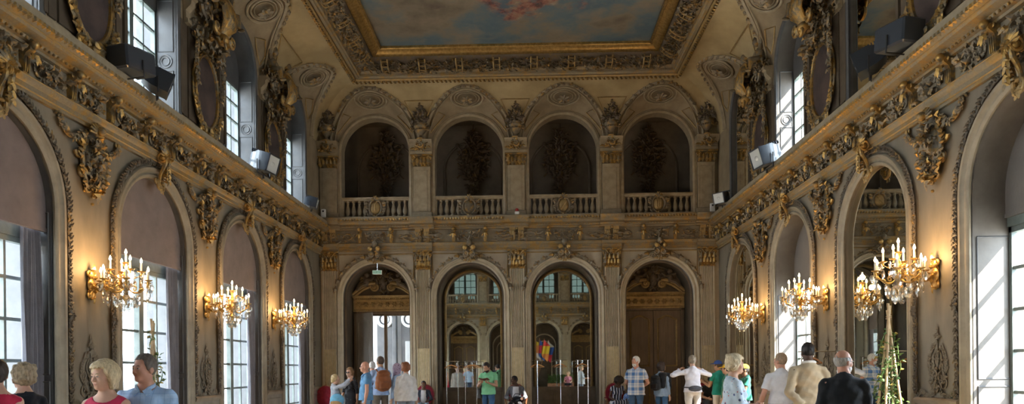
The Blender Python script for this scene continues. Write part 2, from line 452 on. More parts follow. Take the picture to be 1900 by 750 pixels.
# entablature profiles
ARCHI = [(0, 5.16), (.05, 5.16), (.05, 5.215), (.07, 5.225), (.07, 5.30), (.10, 5.32), (.12, 5.37), (.12, 5.395), (.03, 5.40)]
FRIEZE = [(.03, 5.40), (.03, 5.82)]
ARCHI_S = [(y, 5.08 + (z - 5.16) * .85) for y, z in ARCHI]; FRIEZE_S = [(.03, 5.284), (.03, 5.68)]
CORN = [(.03, 5.80), (.09, 5.81), (.10, 5.85), (.15, 5.87), (.17, 5.91), (.28, 5.945), (.295, 6.0), (.33, 6.03), (.365, 6.075), (.37, 6.13), (.32, 6.145)]

CORN_S = [(y, 5.655 + (z - 5.80) * .78) for y, z in CORN]
def frieze_panel(seed, wd, ht):
    """raised scroll-and-leaf relief for one frieze panel, centred on x=0, base z=0"""
    r_ = random.Random(seed); mb = MB()
    for sg in (-1, 1):
        acanthus_scroll(mb, sg * wd * .24, ht * .5, ht * .33, sg, r_.choice((-1, 1)), .022, r_, y=.02)
        for k in range(4):
            leaf(mb, (sg * wd * r_.uniform(.05, .45), .02, ht * r_.uniform(.1, .8)), (sg * r_.uniform(.2, 1), .4, r_.uniform(-.8, .8)), (0, 1, 0), ht * .42, ht * .22, .35)
    cluster(mb, r_, wd * .3, ht * .85, .06, 12, ht * .28)
    return mb
def console():
    mb = MB()
    run(mb, [(0, 0), (.05, .02), (.07, .1), (.06, .22), (.09, .28), (.15, .33), (.16, .40), (0, .40)], -.05, .05)
    for s in (-.035, 0, .035): tube(mb, [(s, .075, .04), (s, .08, .14), (s, .085, .24)], .008, 5)
    ball(mb, (0, .17, .40), (.062, .06, .062), 10, 7, 0)
    for s in (-1, 1): leaf(mb, (0, .12, .28), (s * .6, .3, -.7), (0, 1, 0), .16, .09, .3)
    leaf(mb, (0, .12, .30), (0, .3, -1), (0, 1, 0), .2, .11, .3)
    scroll(mb, -.06, .36, .035, 0, 1.3, .012, .1); scroll(mb, .06, .36, .035, PI, -1.3, .012, .1)
    return mb
CONS = console().mesh('console', [M['stucco_gold']])
FP = [frieze_panel(11 + k, .80, .38) for k in range(4)]

def entablature(w, a, b, parapet, cons_at, gap=.11):
    """architrave, carved frieze, cornice on one wall, from a to b along it"""
    sg = WALLS[w][2]; x0, x1 = sorted((sg * a, sg * b))
    mb = MB(); A_, F_, C_ = (ARCHI_S, FRIEZE_S, CORN_S) if parapet else (ARCHI, FRIEZE, CORN)
    run(mb, A_, x0, x1, 0); run(mb, F_, x0, x1, 1); run(mb, C_, x0, x1, 0); fz = F_[0][1]; lz = 5.835 if parapet else 6.03
    for z, y in ((A_[7][1], .115), (A_[3][1], .06)): run(mb, [(y, z - .012), (y + .014, z), (y, z + .012)], x0, x1, 2)
    run(mb, [(.295, lz - .03), (.31, lz - .025), (.30, lz - .01)], x0, x1, 2)
    if parapet: run(mb, [(.33, 5.92), (.33, 6.035), (.30, 6.055), (-.02, 6.10)], x0, x1, 3)
    else: run(mb, [(.33, 6.14), (.33, 6.165), (-1.7, 6.165)], x0, x1, 3)
    root = struct(trim_name(), mb, [M['moulding_gold'], M['moulding'], M['gold_dull'], M['stone']], w)
    lf = MB(); r_ = random.Random(3)
    for q in np.arange(x0 + .05, x1 - .03, .085):
        leaf(lf, (q, .335, lz), (0, .35, 1), (0, 1, 0), .085, .08, .25)
        if w != 'rear': ball(lf, (q + .042, .165, lz - .12), (.02, .02, .022), 6, 4)
    obj('leaf_edge', lf, M['stucco_gold'], root)
    for s in cons_at: obj('console', CONS, None, root, (sg * s, .03, fz)).scale = (1, 1, .95 if parapet else 1)
    fr = MB(); cc = sorted(sg * s for s in cons_at); pts = [x0] + cc + [x1]
    for i in range(len(pts) - 1):
        l, r = pts[i] + .08, pts[i + 1] - .08
        if r - l < .25: continue
        S = Matrix.Translation(((l + r) / 2, .03, fz + .01)) @ Matrix.Diagonal(((r - l) / .82, 1, 1, 1))
        fr.merge(FP[i % 4], S)
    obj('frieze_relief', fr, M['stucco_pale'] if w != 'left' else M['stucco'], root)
    return root
for w in ('left', 'right'):
    cs = [b + k for b in BAYS for k in (-1.3875, -.4625, .4625, 1.3875)]
    entablature(w, REAR, BACK, True, [c for c in cs if REAR + .3 < c < BACK - .2] + [BACK - .6])
    sg = WALLS[w][2]; x0, x1 = sorted((sg * REAR, sg * BACK))
    # dado on the piers
    bs = [REAR] + BAYS + [BACK]
    mb = MB(); x = REAR
    for i in range(8):
        l = REAR if i == 0 else BAYS[i - 1] + HWL + .24
        r = BACK if i == 7 else BAYS[i] - HWL - .24
        if r - l < .1: continue
        p, q = sorted((sg * l, sg * r))
        run(mb, [(0, 0), (.06, 0), (.06, .18), (.03, .21), (.03, .98), (.06, 1.0), (.075, 1.05), (.05, 1.08), (0, 1.09)], p, q)
        run(mb, [(.03, .30), (.045, .31), (.03, .33)], p + .12, q - .12); run(mb, [(.03, .86), (.045, .88), (.03, .90)], p + .12, q - .12)
    struct('baseboard_' + w, mb, [M['dado']], w)

# arch mouldings with leaf garlands, side walls
AR_PROF = [(0, -.02), (0, .025), (.03, .05), (.055, .05), (.075, .03), (.10, .035), (.13, .07), (.165, .075), (.19, .05), (.20, .0)]
def arch_trim(w, s, hw, z0, zs, prof=AR_PROF, mat='moulding', garl=None, seed=1):
    sg = WALLS[w][2]
    mb = MB(); arch_sweep(mb, 0, hw, z0, zs, prof)
    root = struct(trim_name(), mb, [M[mat]], w, s)
    if garl:
        g = MB(); off = garl
        P = [(p[0] + n[0] * off, .03, p[1] + n[1] * off) for p, n in zip(arch_pts(0, hw, max(z0, 1.12), zs), arch_normals(hw))]
        P2 = []
        for i in range(len(P) - 1):
            k = 8 if i in (0, len(P) - 2) else 2
            for t in range(k): P2.append(tuple(P[i][j] + (P[i + 1][j] - P[i][j]) * t / k for j in range(3)))
        tube(g, P2 + [P[-1]], .018, 4)
        garland(g, P2 + [P[-1]], .095, random.Random(seed), step=1.15)
        for z in (2.35,):
            for sx in (-1, 1): rosette(g, (sx * (hw + off), .06, z), .09, 6)
        obj('leaf_garland', g, M['garland'], root)
    return root
_first = {}
for w in ('left', 'right'):
    for i, b in enumerate(BAYS):
        if 'low' not in _first:
            _first['low'] = arch_trim(w, b, HWL, .12, SPL, garl=.265); 
        else:
            o = dup_wall(_first['low'], w, b); o.name = trim_name()
        if 'up' not in _first:
            _first['up'] = arch_trim(w, b, HWU, SILLU, SPU, [(0, -.02), (0, .02), (.03, .04), (.07, .045), (.09, .02), (.12, .02), (.13, 0)], 'reveal')
        else:
            o = dup_wall(_first['up'], w, b); o.name = trim_name()

# ------------------------------------------------------------------ keystones, cartouches, pier ornaments of the side walls
def m_keystone():
    a = MB()
    for s in (-1, 1):
        P = np.array([(s * .07, .12 + .06 * t, .62 - .60 * t) for t in np.linspace(0, 1, 8)]); P[:, 1] = [.20, .24, .22, .17, .13, .11, .10, .10]
        tube(a, P, [.05, .045, .03, .035], 7)
        lathe_ = spiral(0, 0, .11, PI / 2, 1.6, 24)
        for dx in (.02, .11): tube(a, np.stack([np.full(24, s * dx), .20 + lathe_[:, 0], .62 + lathe_[:, 2]], 1), [.032, .02], 6)
        ball(a, (s * .12, .22, .62), .055, 8, 6); ball(a, (s * .13, .30, .62), .03, 6, 4)
    for k in range(9):
        an = k * PI / 8; leaf(a, (0, .14, .66), (math.cos(an), .2, math.sin(an) * .9 + .1), (0, 1, 0), .26, .13, .3)
    for k in range(7): leaf(a, (0, .16, .5 - k * .06), ((-1) ** k * .5, .4, -.8), (0, 1, 0), .2, .12, .4)
    b = MB()
    tube(b, ellipse_path(0, -.02, .13, .10, 22, y=.10), .035, 7, closed=False)
    rosette(b, (0, .10, -.12), .12, 6); 
    for s in (-1, 1): scroll(b, s * .14, .03, .08, 0 if s < 0 else PI, 1.4 * -s, .025, .07)
    return a, b
def m_cartouche():
    r_ = random.Random(5); sh = MB(); sc = MB(); ga = MB()
    ball(sh, (0, .02, .52), (.17, .09, .34), 16, 10)
    tube(sh, ellipse_path(0, .52, .21, .39, 36, y=.05), .028, 6)
    T = MB(); cluster(T, r_, .42, .72, .13, 44, .13); sh.merge(T, Matrix.Translation((0, .02, .16))); 
    for s in (-1, 1):
        scroll(sc, s * .24, .86, .13, PI * (s > 0), 1.5 * s, .035, .05); scroll(sc, s * .30, .62, .10, PI * (s < 0), -1.5 * s, .028, .05)
        scroll(sc, s * .24, .32, .11, PI * (s > 0), -1.5 * s, .028, .05); scroll(sc, s * .12, .12, .08, PI * (s > 0), 1.4 * s, .024, .05)
        P = [(s * (.12 + .12 * math.sin(t * PI)), .06, .10 + .85 * t) for t in np.linspace(0, 1, 14)]; tube(sc, P, [.02, .035, .02], 6)
        for k in range(9):
            z = .1 + .85 * k / 8; leaf(sc, (s * (.16 + .12 * math.sin(k / 8 * PI)), .05, z), (s * 1, .3, r_.uniform(-.5, .8)), (0, 1, 0), .15, .09, .3)
    for k in range(9):
        an = PI * (k + .5) / 9; tube(sc, [(0, .12, .95), (.10 * math.cos(an), .17, .95 + .10 * math.sin(an)), (.17 * math.cos(an), .13, .95 + .20 * math.sin(an))], [.012, .03, .02], 6)
    ball(sc, (0, .2, 1.02), .07, 9, 6); cluster(sc, r_, .3, .3, .12, 16, .12)
    leaf(sc, (0, .05, .12), (0, .2, -1), (0, 1, 0), .26, .13, .3); rosette(sc, (0, .08, .1), .1, 6); ball(sc, (0, .06, -.12), .025, 6, 4)
    for s in (1,):
        P = [(s * (.2 + .55 * t), .03, .98 - .22 * math.sin(t * PI * .9) + .06 * t) for t in np.linspace(0, 1, 12)]
        garland(ga, P, .12, r_); tube(ga, P, .02, 4)
        P = [(s * (.74 - .02 * t), .03, 1.03 - .16 * t) for t in np.linspace(0, 1, 5)]; garland(ga, P, .09, r_)
        scroll(ga, s * .74, 1.02, .07, PI * (s < 0), 1.3 * s, .022, .03)
    return sh, sc, ga
def m_candelabrum():
    r_ = random.Random(9); a = MB()
    tube(a, [(0, .02, 0), (0, .03, .5), (0, .02, .86)], [.02, .014, .01], 5)
    cluster(a, r_, .34, .36, .04, 26, .1); cluster(a, r_, .16, .8, .04, 18, .08)
    tube(a, ellipse_path(0, .46, .1, .13, 22, y=.02), .014, 5); rosette(a, (0, .03, .46), .07, 6)
    for s in (-1, 1):
        scroll(a, s * .15, .14, .10, PI * (s > 0), 1.4 * s, .02, .02); scroll(a, s * .17, .36, .08, PI * (s < 0), -1.4 * s, .016, .02)
        P = [(s * (.10 + .12 * math.sin(t * PI)), .015, .15 + .5 * t) for t in np.linspace(0, 1, 8)]; garland(a, P, .07, r_)
        P = [(s * (.05 + .5 * t), .02, -.04 + .03 * math.cos(t * 9)) for t in np.linspace(0, 1, 9)]; garland(a, P, .08, r_); tube(a, P, .014, 4)
        scroll(a, s * .54, .05, .08, PI * (s < 0), 1.4 * s, .02, .02)
    rosette(a, (0, .04, .80), .07, 6); leaf(a, (0, .02, .84), (0, .1, 1), (0, 1, 0), .12, .06, .2)
    return a
_k = m_keystone(); _c = m_cartouche(); _cd = m_candelabrum()
KEY = (_k[0].mesh('keystone_volute', M['stucco_gold']), _k[1].mesh('pendant', M['gold_dull']))
CAR = (_c[0].mesh('shield', M['stucco']), _c[1].mesh('scroll_border', M['stucco_gold']), _c[2].mesh('side_garland', M['stucco']))
CAN = _cd.mesh('candelabrum_relief', M['stucco_flat'])
SIDEN = {'left': 'curtained window wall', 'right': 'mirror and window wall'}
def from_back(seq, i):                                     # counted from the end wall with the balconies
    return ORD[len(seq) - 1 - i]
for w in ('left', 'right'):
    for i, b in enumerate(BAYS):
        if b < 4: continue
        what = 'window' if is_win(w, i) else 'mirror'
        t = on_wall(thing('keystone', 'gilded volute keystone over the %s %s-wall arch from the balcony end' % (from_back(BAYS, i), w), 'keystone'), w, b, .0, SPL + HWL - .06); t.scale = (.74, .8, .78)
        obj('volute', KEY[0], None, t, (0, .03, -.10)); obj('pendant', KEY[1], None, t, (0, .03, -.02))
    for i, p in enumerate(PIERS):
        if p < 6: continue
        t = on_wall(thing('cartouche', 'gilded plaster cartouche with garlands on the %s %s-wall pier from the balcony end' % (from_back(PIERS, i), w), 'cartouche'), w, p, .0, 4.10); t.scale = (.92, 1, .92)
        obj('shield', CAR[0], None, t); obj('scroll_border', CAR[1], None, t); [setattr(obj('side_garland', CAR[2], None, t), 'scale', (q, 1, 1)) for q in (-1, 1)]
        t = on_wall(obj('candelabrum_relief', CAN), w, p, .0, 1.17); t.scale = (1, .55, 1)
        props(t, 'low plaster candelabrum relief on the %s %s-wall pier from the balcony end' % (from_back(PIERS, i), w), 'relief')

# ------------------------------------------------------------------ windows, mirrors, blinds, curtains
def bars(mb, hw, z0, z1, y, cols, rows, th=.042, mull=.07, fr=.075):
    box(mb, -hw, -hw + fr, y - .04, y + .04, z0, z1); box(mb, hw - fr, hw, y - .04, y + .04, z0, z1)
    box(mb, -hw, hw, y - .04, y + .04, z1 - fr, z1); box(mb, -hw, hw, y - .04, y + .04, z0, z0 + fr)
    box(mb, -mull, mull, y - .05, y + .05, z0, z1)
    for c in range(1, cols):
        x = -hw + 2 * hw * c / cols
        if abs(x) > .01: box(mb, x - th / 2, x + th / 2, y - .025, y + .025, z0, z1)
    for r in range(1, rows):
        z = z0 + (z1 - z0) * r / rows; box(mb, -hw, hw, y - .025, y + .025, z - th / 2, z + th / 2)
    return mb
_wn = [0]
WLOW = bars(MB(), HWL + .02, .12, 3.32, 0, 4, 6).mesh('sash', M['frame'])
mb = MB(); box(mb, -HWL - .02, HWL + .02, -.06, .06, 3.32, 3.5); WTRA = mb.mesh('transom', M['frame'])
mb = MB(); mb.add([(-HWL, 0, .12), (HWL, 0, .12), (HWL, 0, 3.4), (-HWL, 0, 3.4)], [(0, 1, 2, 3)]); WGL = mb.mesh('pane', M['glass'])
WUP = bars(MB(), HWU + .01, SILLU, 8.14, 0, 4, 5, .036, .06, .06).mesh('sash', M['frame'])
mb = MB(); mb.add([(-HWU, 0, SILLU), (HWU, 0, SILLU), (HWU, 0, 8.14), (-HWU, 0, 8.14)], [(0, 1, 2, 3)]); WUG = mb.mesh('pane', M['glass'])
mb = MB(); arch_disc(mb, 0, HWU, 8.12, SPU, 0); arch_disc(mb, 0, HWU, 8.12, SPU, -.06); WTY = mb.mesh('tympanum', M['reveal'])
mb = MB(); arch_disc(mb, 0, HWL, 3.48, SPL, 0); arch_disc(mb, 0, HWL, 3.48, SPL, -.03)
box(mb, -HWL, HWL, -.04, .012, 3.44, 3.49); BLD = mb.mesh('roman_blind', M['blind']); 
BLG = mb.mesh('roman_blind', M['blind_grey'])
def curtain(wd, z0, z1, seed):
    r_ = random.Random(seed); n = 60; mb = MB(); zs = np.linspace(z0, z1, 14)
    x = np.linspace(0, 1, n); ph = [r_.uniform(0, 6) for _ in range(3)]
    V = []
    for z in zs:
        k = (z - z0) / (z1 - z0); amp = .035 * (1 - .35 * k)
        w_ = wd * (1 - .12 * k * k); dx = .10 * (1 - k) ** 1.5
        V.append(np.stack([x * w_ + .015 * np.sin(z * 1.7 + x * 5), amp * np.sin(x * 2 * PI * 6.5 + ph[0] + .3 * np.sin(z * 1.3)) + .012 * np.sin(x * 31 + ph[1] + z), np.full(n, z)], 1))
    V = np.concatenate(V); B = V + np.array([0, -.008, 0])
    mb.add(V, grid_faces(14, n)); mb.add(B, grid_faces(14, n)); return mb
CUR = [curtain(.36, .04, 3.46, s).mesh('window_curtain', M['curtain']) for s in (1, 2)]
# panelled reveal: frames and a roundel on the splay of a deep opening (local to the plane x=0, room edge y=0, glass at y=-dep)
def reveal_panel(z0, z1, dep, roundel):
    mb = MB(); y0, y1 = -.07, -dep + .05
    def rect(a, b):
        P = [(0, y0, a), (0, y1, a), (0, y1, b), (0, y0, b), (0, y0, a)]
        for p, q in zip(P[:-1], P[1:]): tube(mb, [p, q], .012, 4)
    if roundel:
        c = roundel; yc = (y0 + y1) / 2; rr = abs(y1 - y0) * .42
        for r in (rr, rr * .62): tube(mb, [(0, yc + r * math.cos(a), c + r * math.sin(a)) for a in np.linspace(0, 2 * PI, 25)], .013, 5)
        rect(z0, c - rr - .06); rect(c + rr + .06, z1)
    else:
        rect(z0, (z0 + z1) * .36); rect((z0 + z1) * .36 + .1, z1)
    return mb
RPL = {w: reveal_panel(.3, 3.2 if w == 'right' else 3.7, NDEEP[w] + .02, None).mesh('reveal_panel', M['reveal']) for w in NDEEP}
RPU = reveal_panel(6.3, 8.3, .40, 7.2).mesh('reveal_panel', M['reveal'])
def portal(w, s, n, z0, z1, hw):
    L = bpy.data.lights.new('window_daylight', 'AREA'); L.shape = 'RECTANGLE'; L.size = 2 * hw; L.size_y = z1 - z0
    L.cycles.is_portal = True
    o = bpy.data.objects.new('window_daylight', L); link(o)
    o.location = wall_loc(w, s, n, (z0 + z1) / 2)
    d = {'left': (1, 0, 0), 'right': (-1, 0, 0), 'back': (0, -1, 0), 'rear': (0, 1, 0)}[w]
    o.rotation_euler = Vector(d).to_track_quat('-Z', 'Y').to_euler(); return o
for w in ('left', 'right'):
    for i, b in enumerate(BAYS):
        if is_win(w, i):
            d = NDEEP[w]
            for lowr in (True, False):
                _wn[0] += 1; dd = d if lowr else .42
                o = on_wall(obj('window_%d' % _wn[0], WLOW if lowr else WUP, None), w, b, -dd, 0); o['kind'] = 'structure'
                if lowr: obj('transom', WTRA, None, o); obj('pane', WGL, None, o)
                else: obj('pane', WUG, None, o); obj('tympanum', WTY, None, o, (0, .05, 0))
                for sx in (-1, 1):
                    obj('reveal_panel', RPL[w] if lowr else RPU, None, o, (sx * ((HWL if lowr else HWU) - .003), dd, 0))
                portal(w, b, -.72, .12 if lowr else SILLU, 3.4 if lowr else 8.14, HWL if lowr else HWU)
            if b > 3:
                o = on_wall(obj('roman_blind', BLD if w == 'left' else BLG), w, b, -.10 if w == 'left' else -d + .08, 0)
                props(o, '%s linen blind in the arch head of the %s %s-wall bay from balcony end' % ('mauve' if w == 'left' else 'grey', from_back(BAYS, i), w), 'blind')
            else:
                o = on_wall(obj('roman_blind', BLD), w, b, -.12, 0); props(o, 'linen blind in the arch head of a side window behind the camera', 'blind', 'blinds behind the camera')
            if w == 'left' and b > 3:
                for e in (0, 1):
                    o = on_wall(obj('curtain', CUR[e]), w, b + (HWL - .36 if e else -HWL), -.17, 0)
                    o.scale = (-1, 1, 1)
                    props(o, 'slate blue curtain at the %s side of the %s left-wall window from the balcony end' % ('far' if e else 'near', from_back(BAYS, i)), 'curtain')
        else:
            mb = MB(); arch_disc(mb, 0, HWL, .12, SPL, 0)
            o = on_wall(obj('mirror', mb, M['mirror']), w, b, -.06, 0)
            props(o, 'tall arched wall mirror in the %s right-wall bay from the balcony end' % from_back(BAYS, i), 'mirror')
            mb = MB(); arch_disc(mb, 0, HWU, SILLU, SPU, 0)
            o = on_wall(obj('mirror', mb, M['mirror']), w, b, -.06, 0)
            props(o, 'arched upper-storey mirror in the %s right-wall bay from the balcony end' % from_back(BAYS, i), 'mirror')

# upper side piers: strips, impost block, oval medallion, crowning shell and putti
def m_oval():
    r_ = random.Random(21); can = MB(); fr = MB(); cr = MB(); sh = MB()
    P = ellipse_path(0, 0, .46, .68, 40)
    can.add(np.concatenate([P[:-1] + (0, .03, 0), [(0, .035, 0)]]), np.array([(i, (i + 1) % 39, 39) for i in range(39)]))
    tube(fr, ellipse_path(0, 0, .48, .70, 44, y=.04), .04, 7); tube(fr, ellipse_path(0, 0, .56, .78, 44, y=.03), .022, 5)
    for i in range(46):
        a = i * 2 * PI / 46; ball(fr, (.525 * math.cos(a), .065, .745 * math.sin(a)), .022, 6, 4)
    for a0, a1 in ((-2.8, -.34), ):
        garland(fr, ellipse_path(0, 0, .6, .84, 40, a0, a1, .05), .16, r_)
    rosette(fr, (0, .12, -.86), .17, 7)
    for s in (-1, 1): scroll(fr, s * .25, -.78, .14, PI * (s > 0), 1.4 * s, .035, .06)
    # crown: leaf mass below, ribbed shell leaning into the hall above
    T = MB(); cluster(T, r_, 1.15, .85, .28, 70, .2, taper=lambda v: .75 + .35 * math.sin(PI * v)); cr.merge(T, Matrix.Translation((0, 0, .62)))
    for s in (-1, 1):
        scroll(cr, s * .42, .95, .2, PI * (s > 0), 1.5 * s, .05, .1); scroll(cr, s * .38, 1.45, .17, PI * (s < 0), -1.5 * s, .045, .2)
        garland(cr, [(s * (.5 + .1 * math.sin(t * 3)), .08, .9 - .9 * t) for t in np.linspace(0, 1, 8)], .16, r_)
    n = 15
    for k in range(n):
        an = -1.25 + 2.5 * k / (n - 1)
        P = [(math.sin(an) * .06, .30, 1.05), (math.sin(an) * .26, .50 + .05 * math.cos(an), 1.05 + .34 * math.cos(an * .6)), (math.sin(an) * .34, .52, 1.05 + .62 * math.cos(an * .55)), (math.sin(an) * .30, .40, 1.05 + .78 * math.cos(an * .55))]
        tube(sh, P, [.014, .026, .032, .018], 6)
    tube(sh, [(math.sin(a) * .38, .44 , 1.05 + .80 * math.cos(a * .55)) for a in np.linspace(-1.35, 1.35, 16)], .030, 6)
    ball(sh, (0, .36, 1.02), (.14, .14, .12), 10, 6); scroll(sh, 0, .93, .12, 0, 1.5, .04, .42)
    for s in (-1, 1): scroll(sh, s * .34, 1.12, .13, PI * (s > 0), 1.6 * s, .04, .40)
    return can, fr, cr, sh
_o = m_oval()
OVA = [(_o[0].mesh('canvas', M['oval']), 'canvas'), (_o[1].mesh('oval_frame', M['stucco_gold']), 'oval_frame'), (_o[2].mesh('crest', M['stucco']), 'crest'), (_o[3].mesh('shell', M['stucco_gold']), 'shell')]
def m_impost(hw=.52):
    mb = MB()
    pr = [(.02, 8.02), (.10, 8.03), (.10, 8.10), (.06, 8.12), (.06, 8.26), (.10, 8.30), (.16, 8.36), (.17, 8.44), (.22, 8.47), (.23, 8.54), (0, 8.56)]
    for s in (-1, 1): run(mb, pr, *(sorted((s * (hw + .06), s * (hw - .10)))))
    run(mb, [(0, 8.02), (.05, 8.03), (.05, 8.30), (.09, 8.36), (.11, 8.54), (0, 8.56)], -hw, hw)
    return mb
def m_strip():
    mb = MB()
    for s in (-1, 1):
        run(mb, [(0, 6.3), (.05, 6.3), (.05, 8.03), (0, 8.03)], *(sorted((s * .98, s * .90)))); run(mb, [(0, 6.3), (.03, 6.3), (.03, 8.03), (0, 8.03)], *(sorted((s * .86, s * .70))))
    run(mb, [(0, 6.3), (.035, 6.3), (.035, 8.03), (0, 8.03)], -.66, .66)
    return mb
IMP = m_impost(.74).mesh('impost', M['stone']); STR = m_strip().mesh('pier_panel', M['recess'])
for w in ('left', 'right'):
    for i, p in enumerate(PIERS):
        if p < 2: continue
        o = on_wall(obj(trim_name(), IMP), w, p); o['kind'] = 'structure'; obj('pier_panel', STR, None, o)
        t = on_wall(thing('oval_medallion', 'dark oval medallion with gilded shell crest on the %s %s upper pier from balcony end' % (from_back(PIERS, i), w), 'medallion'), w, p, .035, 7.03)
        for me, nm in OVA: obj(nm, me, None, t)
# ------------------------------------------------------------------ end walls
def m_capital():
    r_ = random.Random(31); mb = MB(); w = .24
    box(mb, -w - .05, w + .05, 0, .16, .50, .56, bev=.015); box(mb, -w, w, 0, .09, -.03, .02, bev=.01); box(mb, -w + .02, w - .02, 0, .08, 0, .5)
    for row, (z, n, L) in enumerate(((.02, 5, .24), (.16, 4, .26))):
        for k in range(n):
            x = -w + .05 + (2 * w - .10) * k / (n - 1)
            leaf(mb, (x, .075, z), (0, .28, 1), (0, 1, 0), L, .13, .25)
    for s in (-1, 1):
        P = spiral(0, 0, .085, PI / 2, 1.6 * s, 20); tube(mb, P + np.array([s * (w - .03), .13, .42]), [.028, .016], 6); ball(mb, (s * (w - .03), .15, .42), .028, 7, 5)
        for k in range(3): leaf(mb, (s * .07 * k, .09, .36), (s * .5, .4, .6), (0, 1, 0), .14, .07, .3)
    rosette(mb, (0, .15, .47), .08, 6)
    for k in range(8): ball(mb, (-w + .03 + k * .062, .10, .335), .02, 6, 4)
    return mb
def flutes(z0, z1, hw, n=7, y=.09):
    """shaft front with concave flutes"""
    xs = [-hw]; ys = [y]; q = .035; wd = (2 * hw - 2 * q) / n
    for k in range(n):
        a = -hw + q + k * wd
        for t in np.linspace(0, 1, 6): xs.append(a + wd * (.14 + .72 * t)); ys.append(y - .030 * math.sin(PI * t) - .004)
        xs.append(a + wd * .93); ys.append(y)
    xs += [hw]; ys += [y]
    xs = [-hw] + xs + [hw]; ys = [0] + ys + [0]
    k = len(xs); mb = MB()
    mb.add([(x, yy, z) for z in (z0, z1) for x, yy in zip(xs, ys)], grid_faces(2, k)); return mb
CAP = m_capital().mesh('capital', M['stucco_gold'])
SHAFT = flutes(2.22, 4.60, .215).mesh('fluted_shaft', M['moulding_end']); _g = flutes(.62, 2.22, .215, 7, .09)
for k in range(7):
    x = -.18 + (k + .5) * .36 / 7; tube(_g, [(x, .072, .64), (x, .075, 1.4), (x, .072, 2.20)], .0185, 8, 1)
SHG = _g.mesh('gilded_fluting', [M['moulding_end'], M['flute_gold']])
mb = MB(); run(mb, [(0, 0), (.16, 0), (.16, .30), (.13, .34), (.15, .38), (.15, .45), (.11, .50), (.12, .56), (.10, .62), (0, .62)], -.27, .27); PBASE = mb.mesh('base', M['dado'])
def m_upper_pil():
    sh = MB(); cp = MB(); en = MB(); bo = MB(); r_ = random.Random(41)
    box(sh, -.26, .26, 0, .10, 6.16, 7.71, bev=.01); box(sh, -.17, .17, .09, .115, 6.35, 7.6, bev=.008); box(sh, -.31, .31, 0, .13, 6.16, 6.34, bev=.02)
    T = MB(); box(T, -.30, .30, 0, .18, .30, .35, bev=.012); box(T, -.24, .24, 0, .10, 0, .31)
    for k in range(5): leaf(T, (-.2 + .1 * k, .09, .0), (0, .3, 1), (0, 1, 0), .26, .13, .3)
    for s in (-1, 1): tube(T, spiral(0, 0, .07, PI / 2, 1.5 * s, 18) + np.array([s * .22, .14, .24]), [.024, .014], 6)
    rosette(T, (0, .14, .27), .07, 6); cp.merge(T, Matrix.Translation((0, 0, 7.71)))
    run(en, [(0, 8.06), (.16, 8.06), (.16, 8.15), (.13, 8.17), (.13, 8.24), (.18, 8.28), (.27, 8.34), (.28, 8.43), (.30, 8.46), (0, 8.47)], -.30, .30)
    T = MB(); cluster(T, r_, .42, .26, .14, 20, .12); tube(T, spiral(0, .13, .09, PI / 2, 1.5, 20) + np.array([0, .24, 0]), [.03, .018], 6)
    go = MB(); go.merge(T, Matrix.Translation((0, .10, 8.14)))
    # footed vase and a tall bouquet standing on the block against the vault
    vs = MB(); lathe(vs, [(.0, 8.47), (.13, 8.47), (.14, 8.50), (.06, 8.54), (.05, 8.60), (.14, 8.70), (.21, 8.80), (.22, 8.86), (.17, 8.88), (.21, 8.93), (.10, 8.95)], (0, .24, 0), 14)
    for s in (-1, 1): tube(vs, spiral(0, 0, .10, PI / 2, 1.4 * s, 18) + np.array([s * .24, .28, 8.82]), [.035, .02], 6); ball(vs, (s * .24, .32, 8.82), .035, 7, 5)
    for k in range(9): ball(vs, (-.2 + .05 * k, .42 - .8 * (k - 4) ** 2 * .01, 8.76), .03, 6, 4)
    T = MB(); cluster(T, r_, .42, .80, .26, 60, .14, taper=lambda v: 1.15 - .8 * v); bo.merge(T, Matrix.Translation((0, .18, 8.92)))
    return [(sh, 'shaft', M['stone']), (cp, 'capital', M['stucco_gold']), (en, 'impost_block', M['stone']), (go, 'block_ornament', M['stucco_gold']), (vs, 'vase', M['stucco']), (bo, 'bouquet', M['stucco_dark'])]
UPIL = [(a.mesh(n, m), n) for a, n, m in m_upper_pil()]
def m_baluster():
    mb = MB(); lathe(mb, [(0, 0), (.062, 0), (.062, .04), (.04, .055), (.05, .08), (.073, .14), (.074, .19), (.058, .26), (.036, .34), (.030, .38), (.044, .40), (.034, .42), (.052, .45), (.052, .48), (0, .48)], k=12); return mb
BAL = m_baluster().mesh('baluster', M['stone'])
BRAIL = MB(); run(BRAIL, [(-.09, .56), (.09, .56), (.10, .59), (.12, .61), (.12, .66), (-.12, .66), (-.12, .61), (-.10, .59)], -1.14, 1.14); BRAIL = BRAIL.mesh('rail', M['stone'])
BPL = MB(); run(BPL, [(-.1, 0), (.12, 0), (.12, .06), (.09, .08), (-.09, .08)], -1.14, 1.14)
for s in (-1, 1): box(BPL, *sorted((s * 1.15, s * .99)), -.09, .10, .08, .57, bev=.01)
BPL = BPL.mesh('plinth', M['stone'])
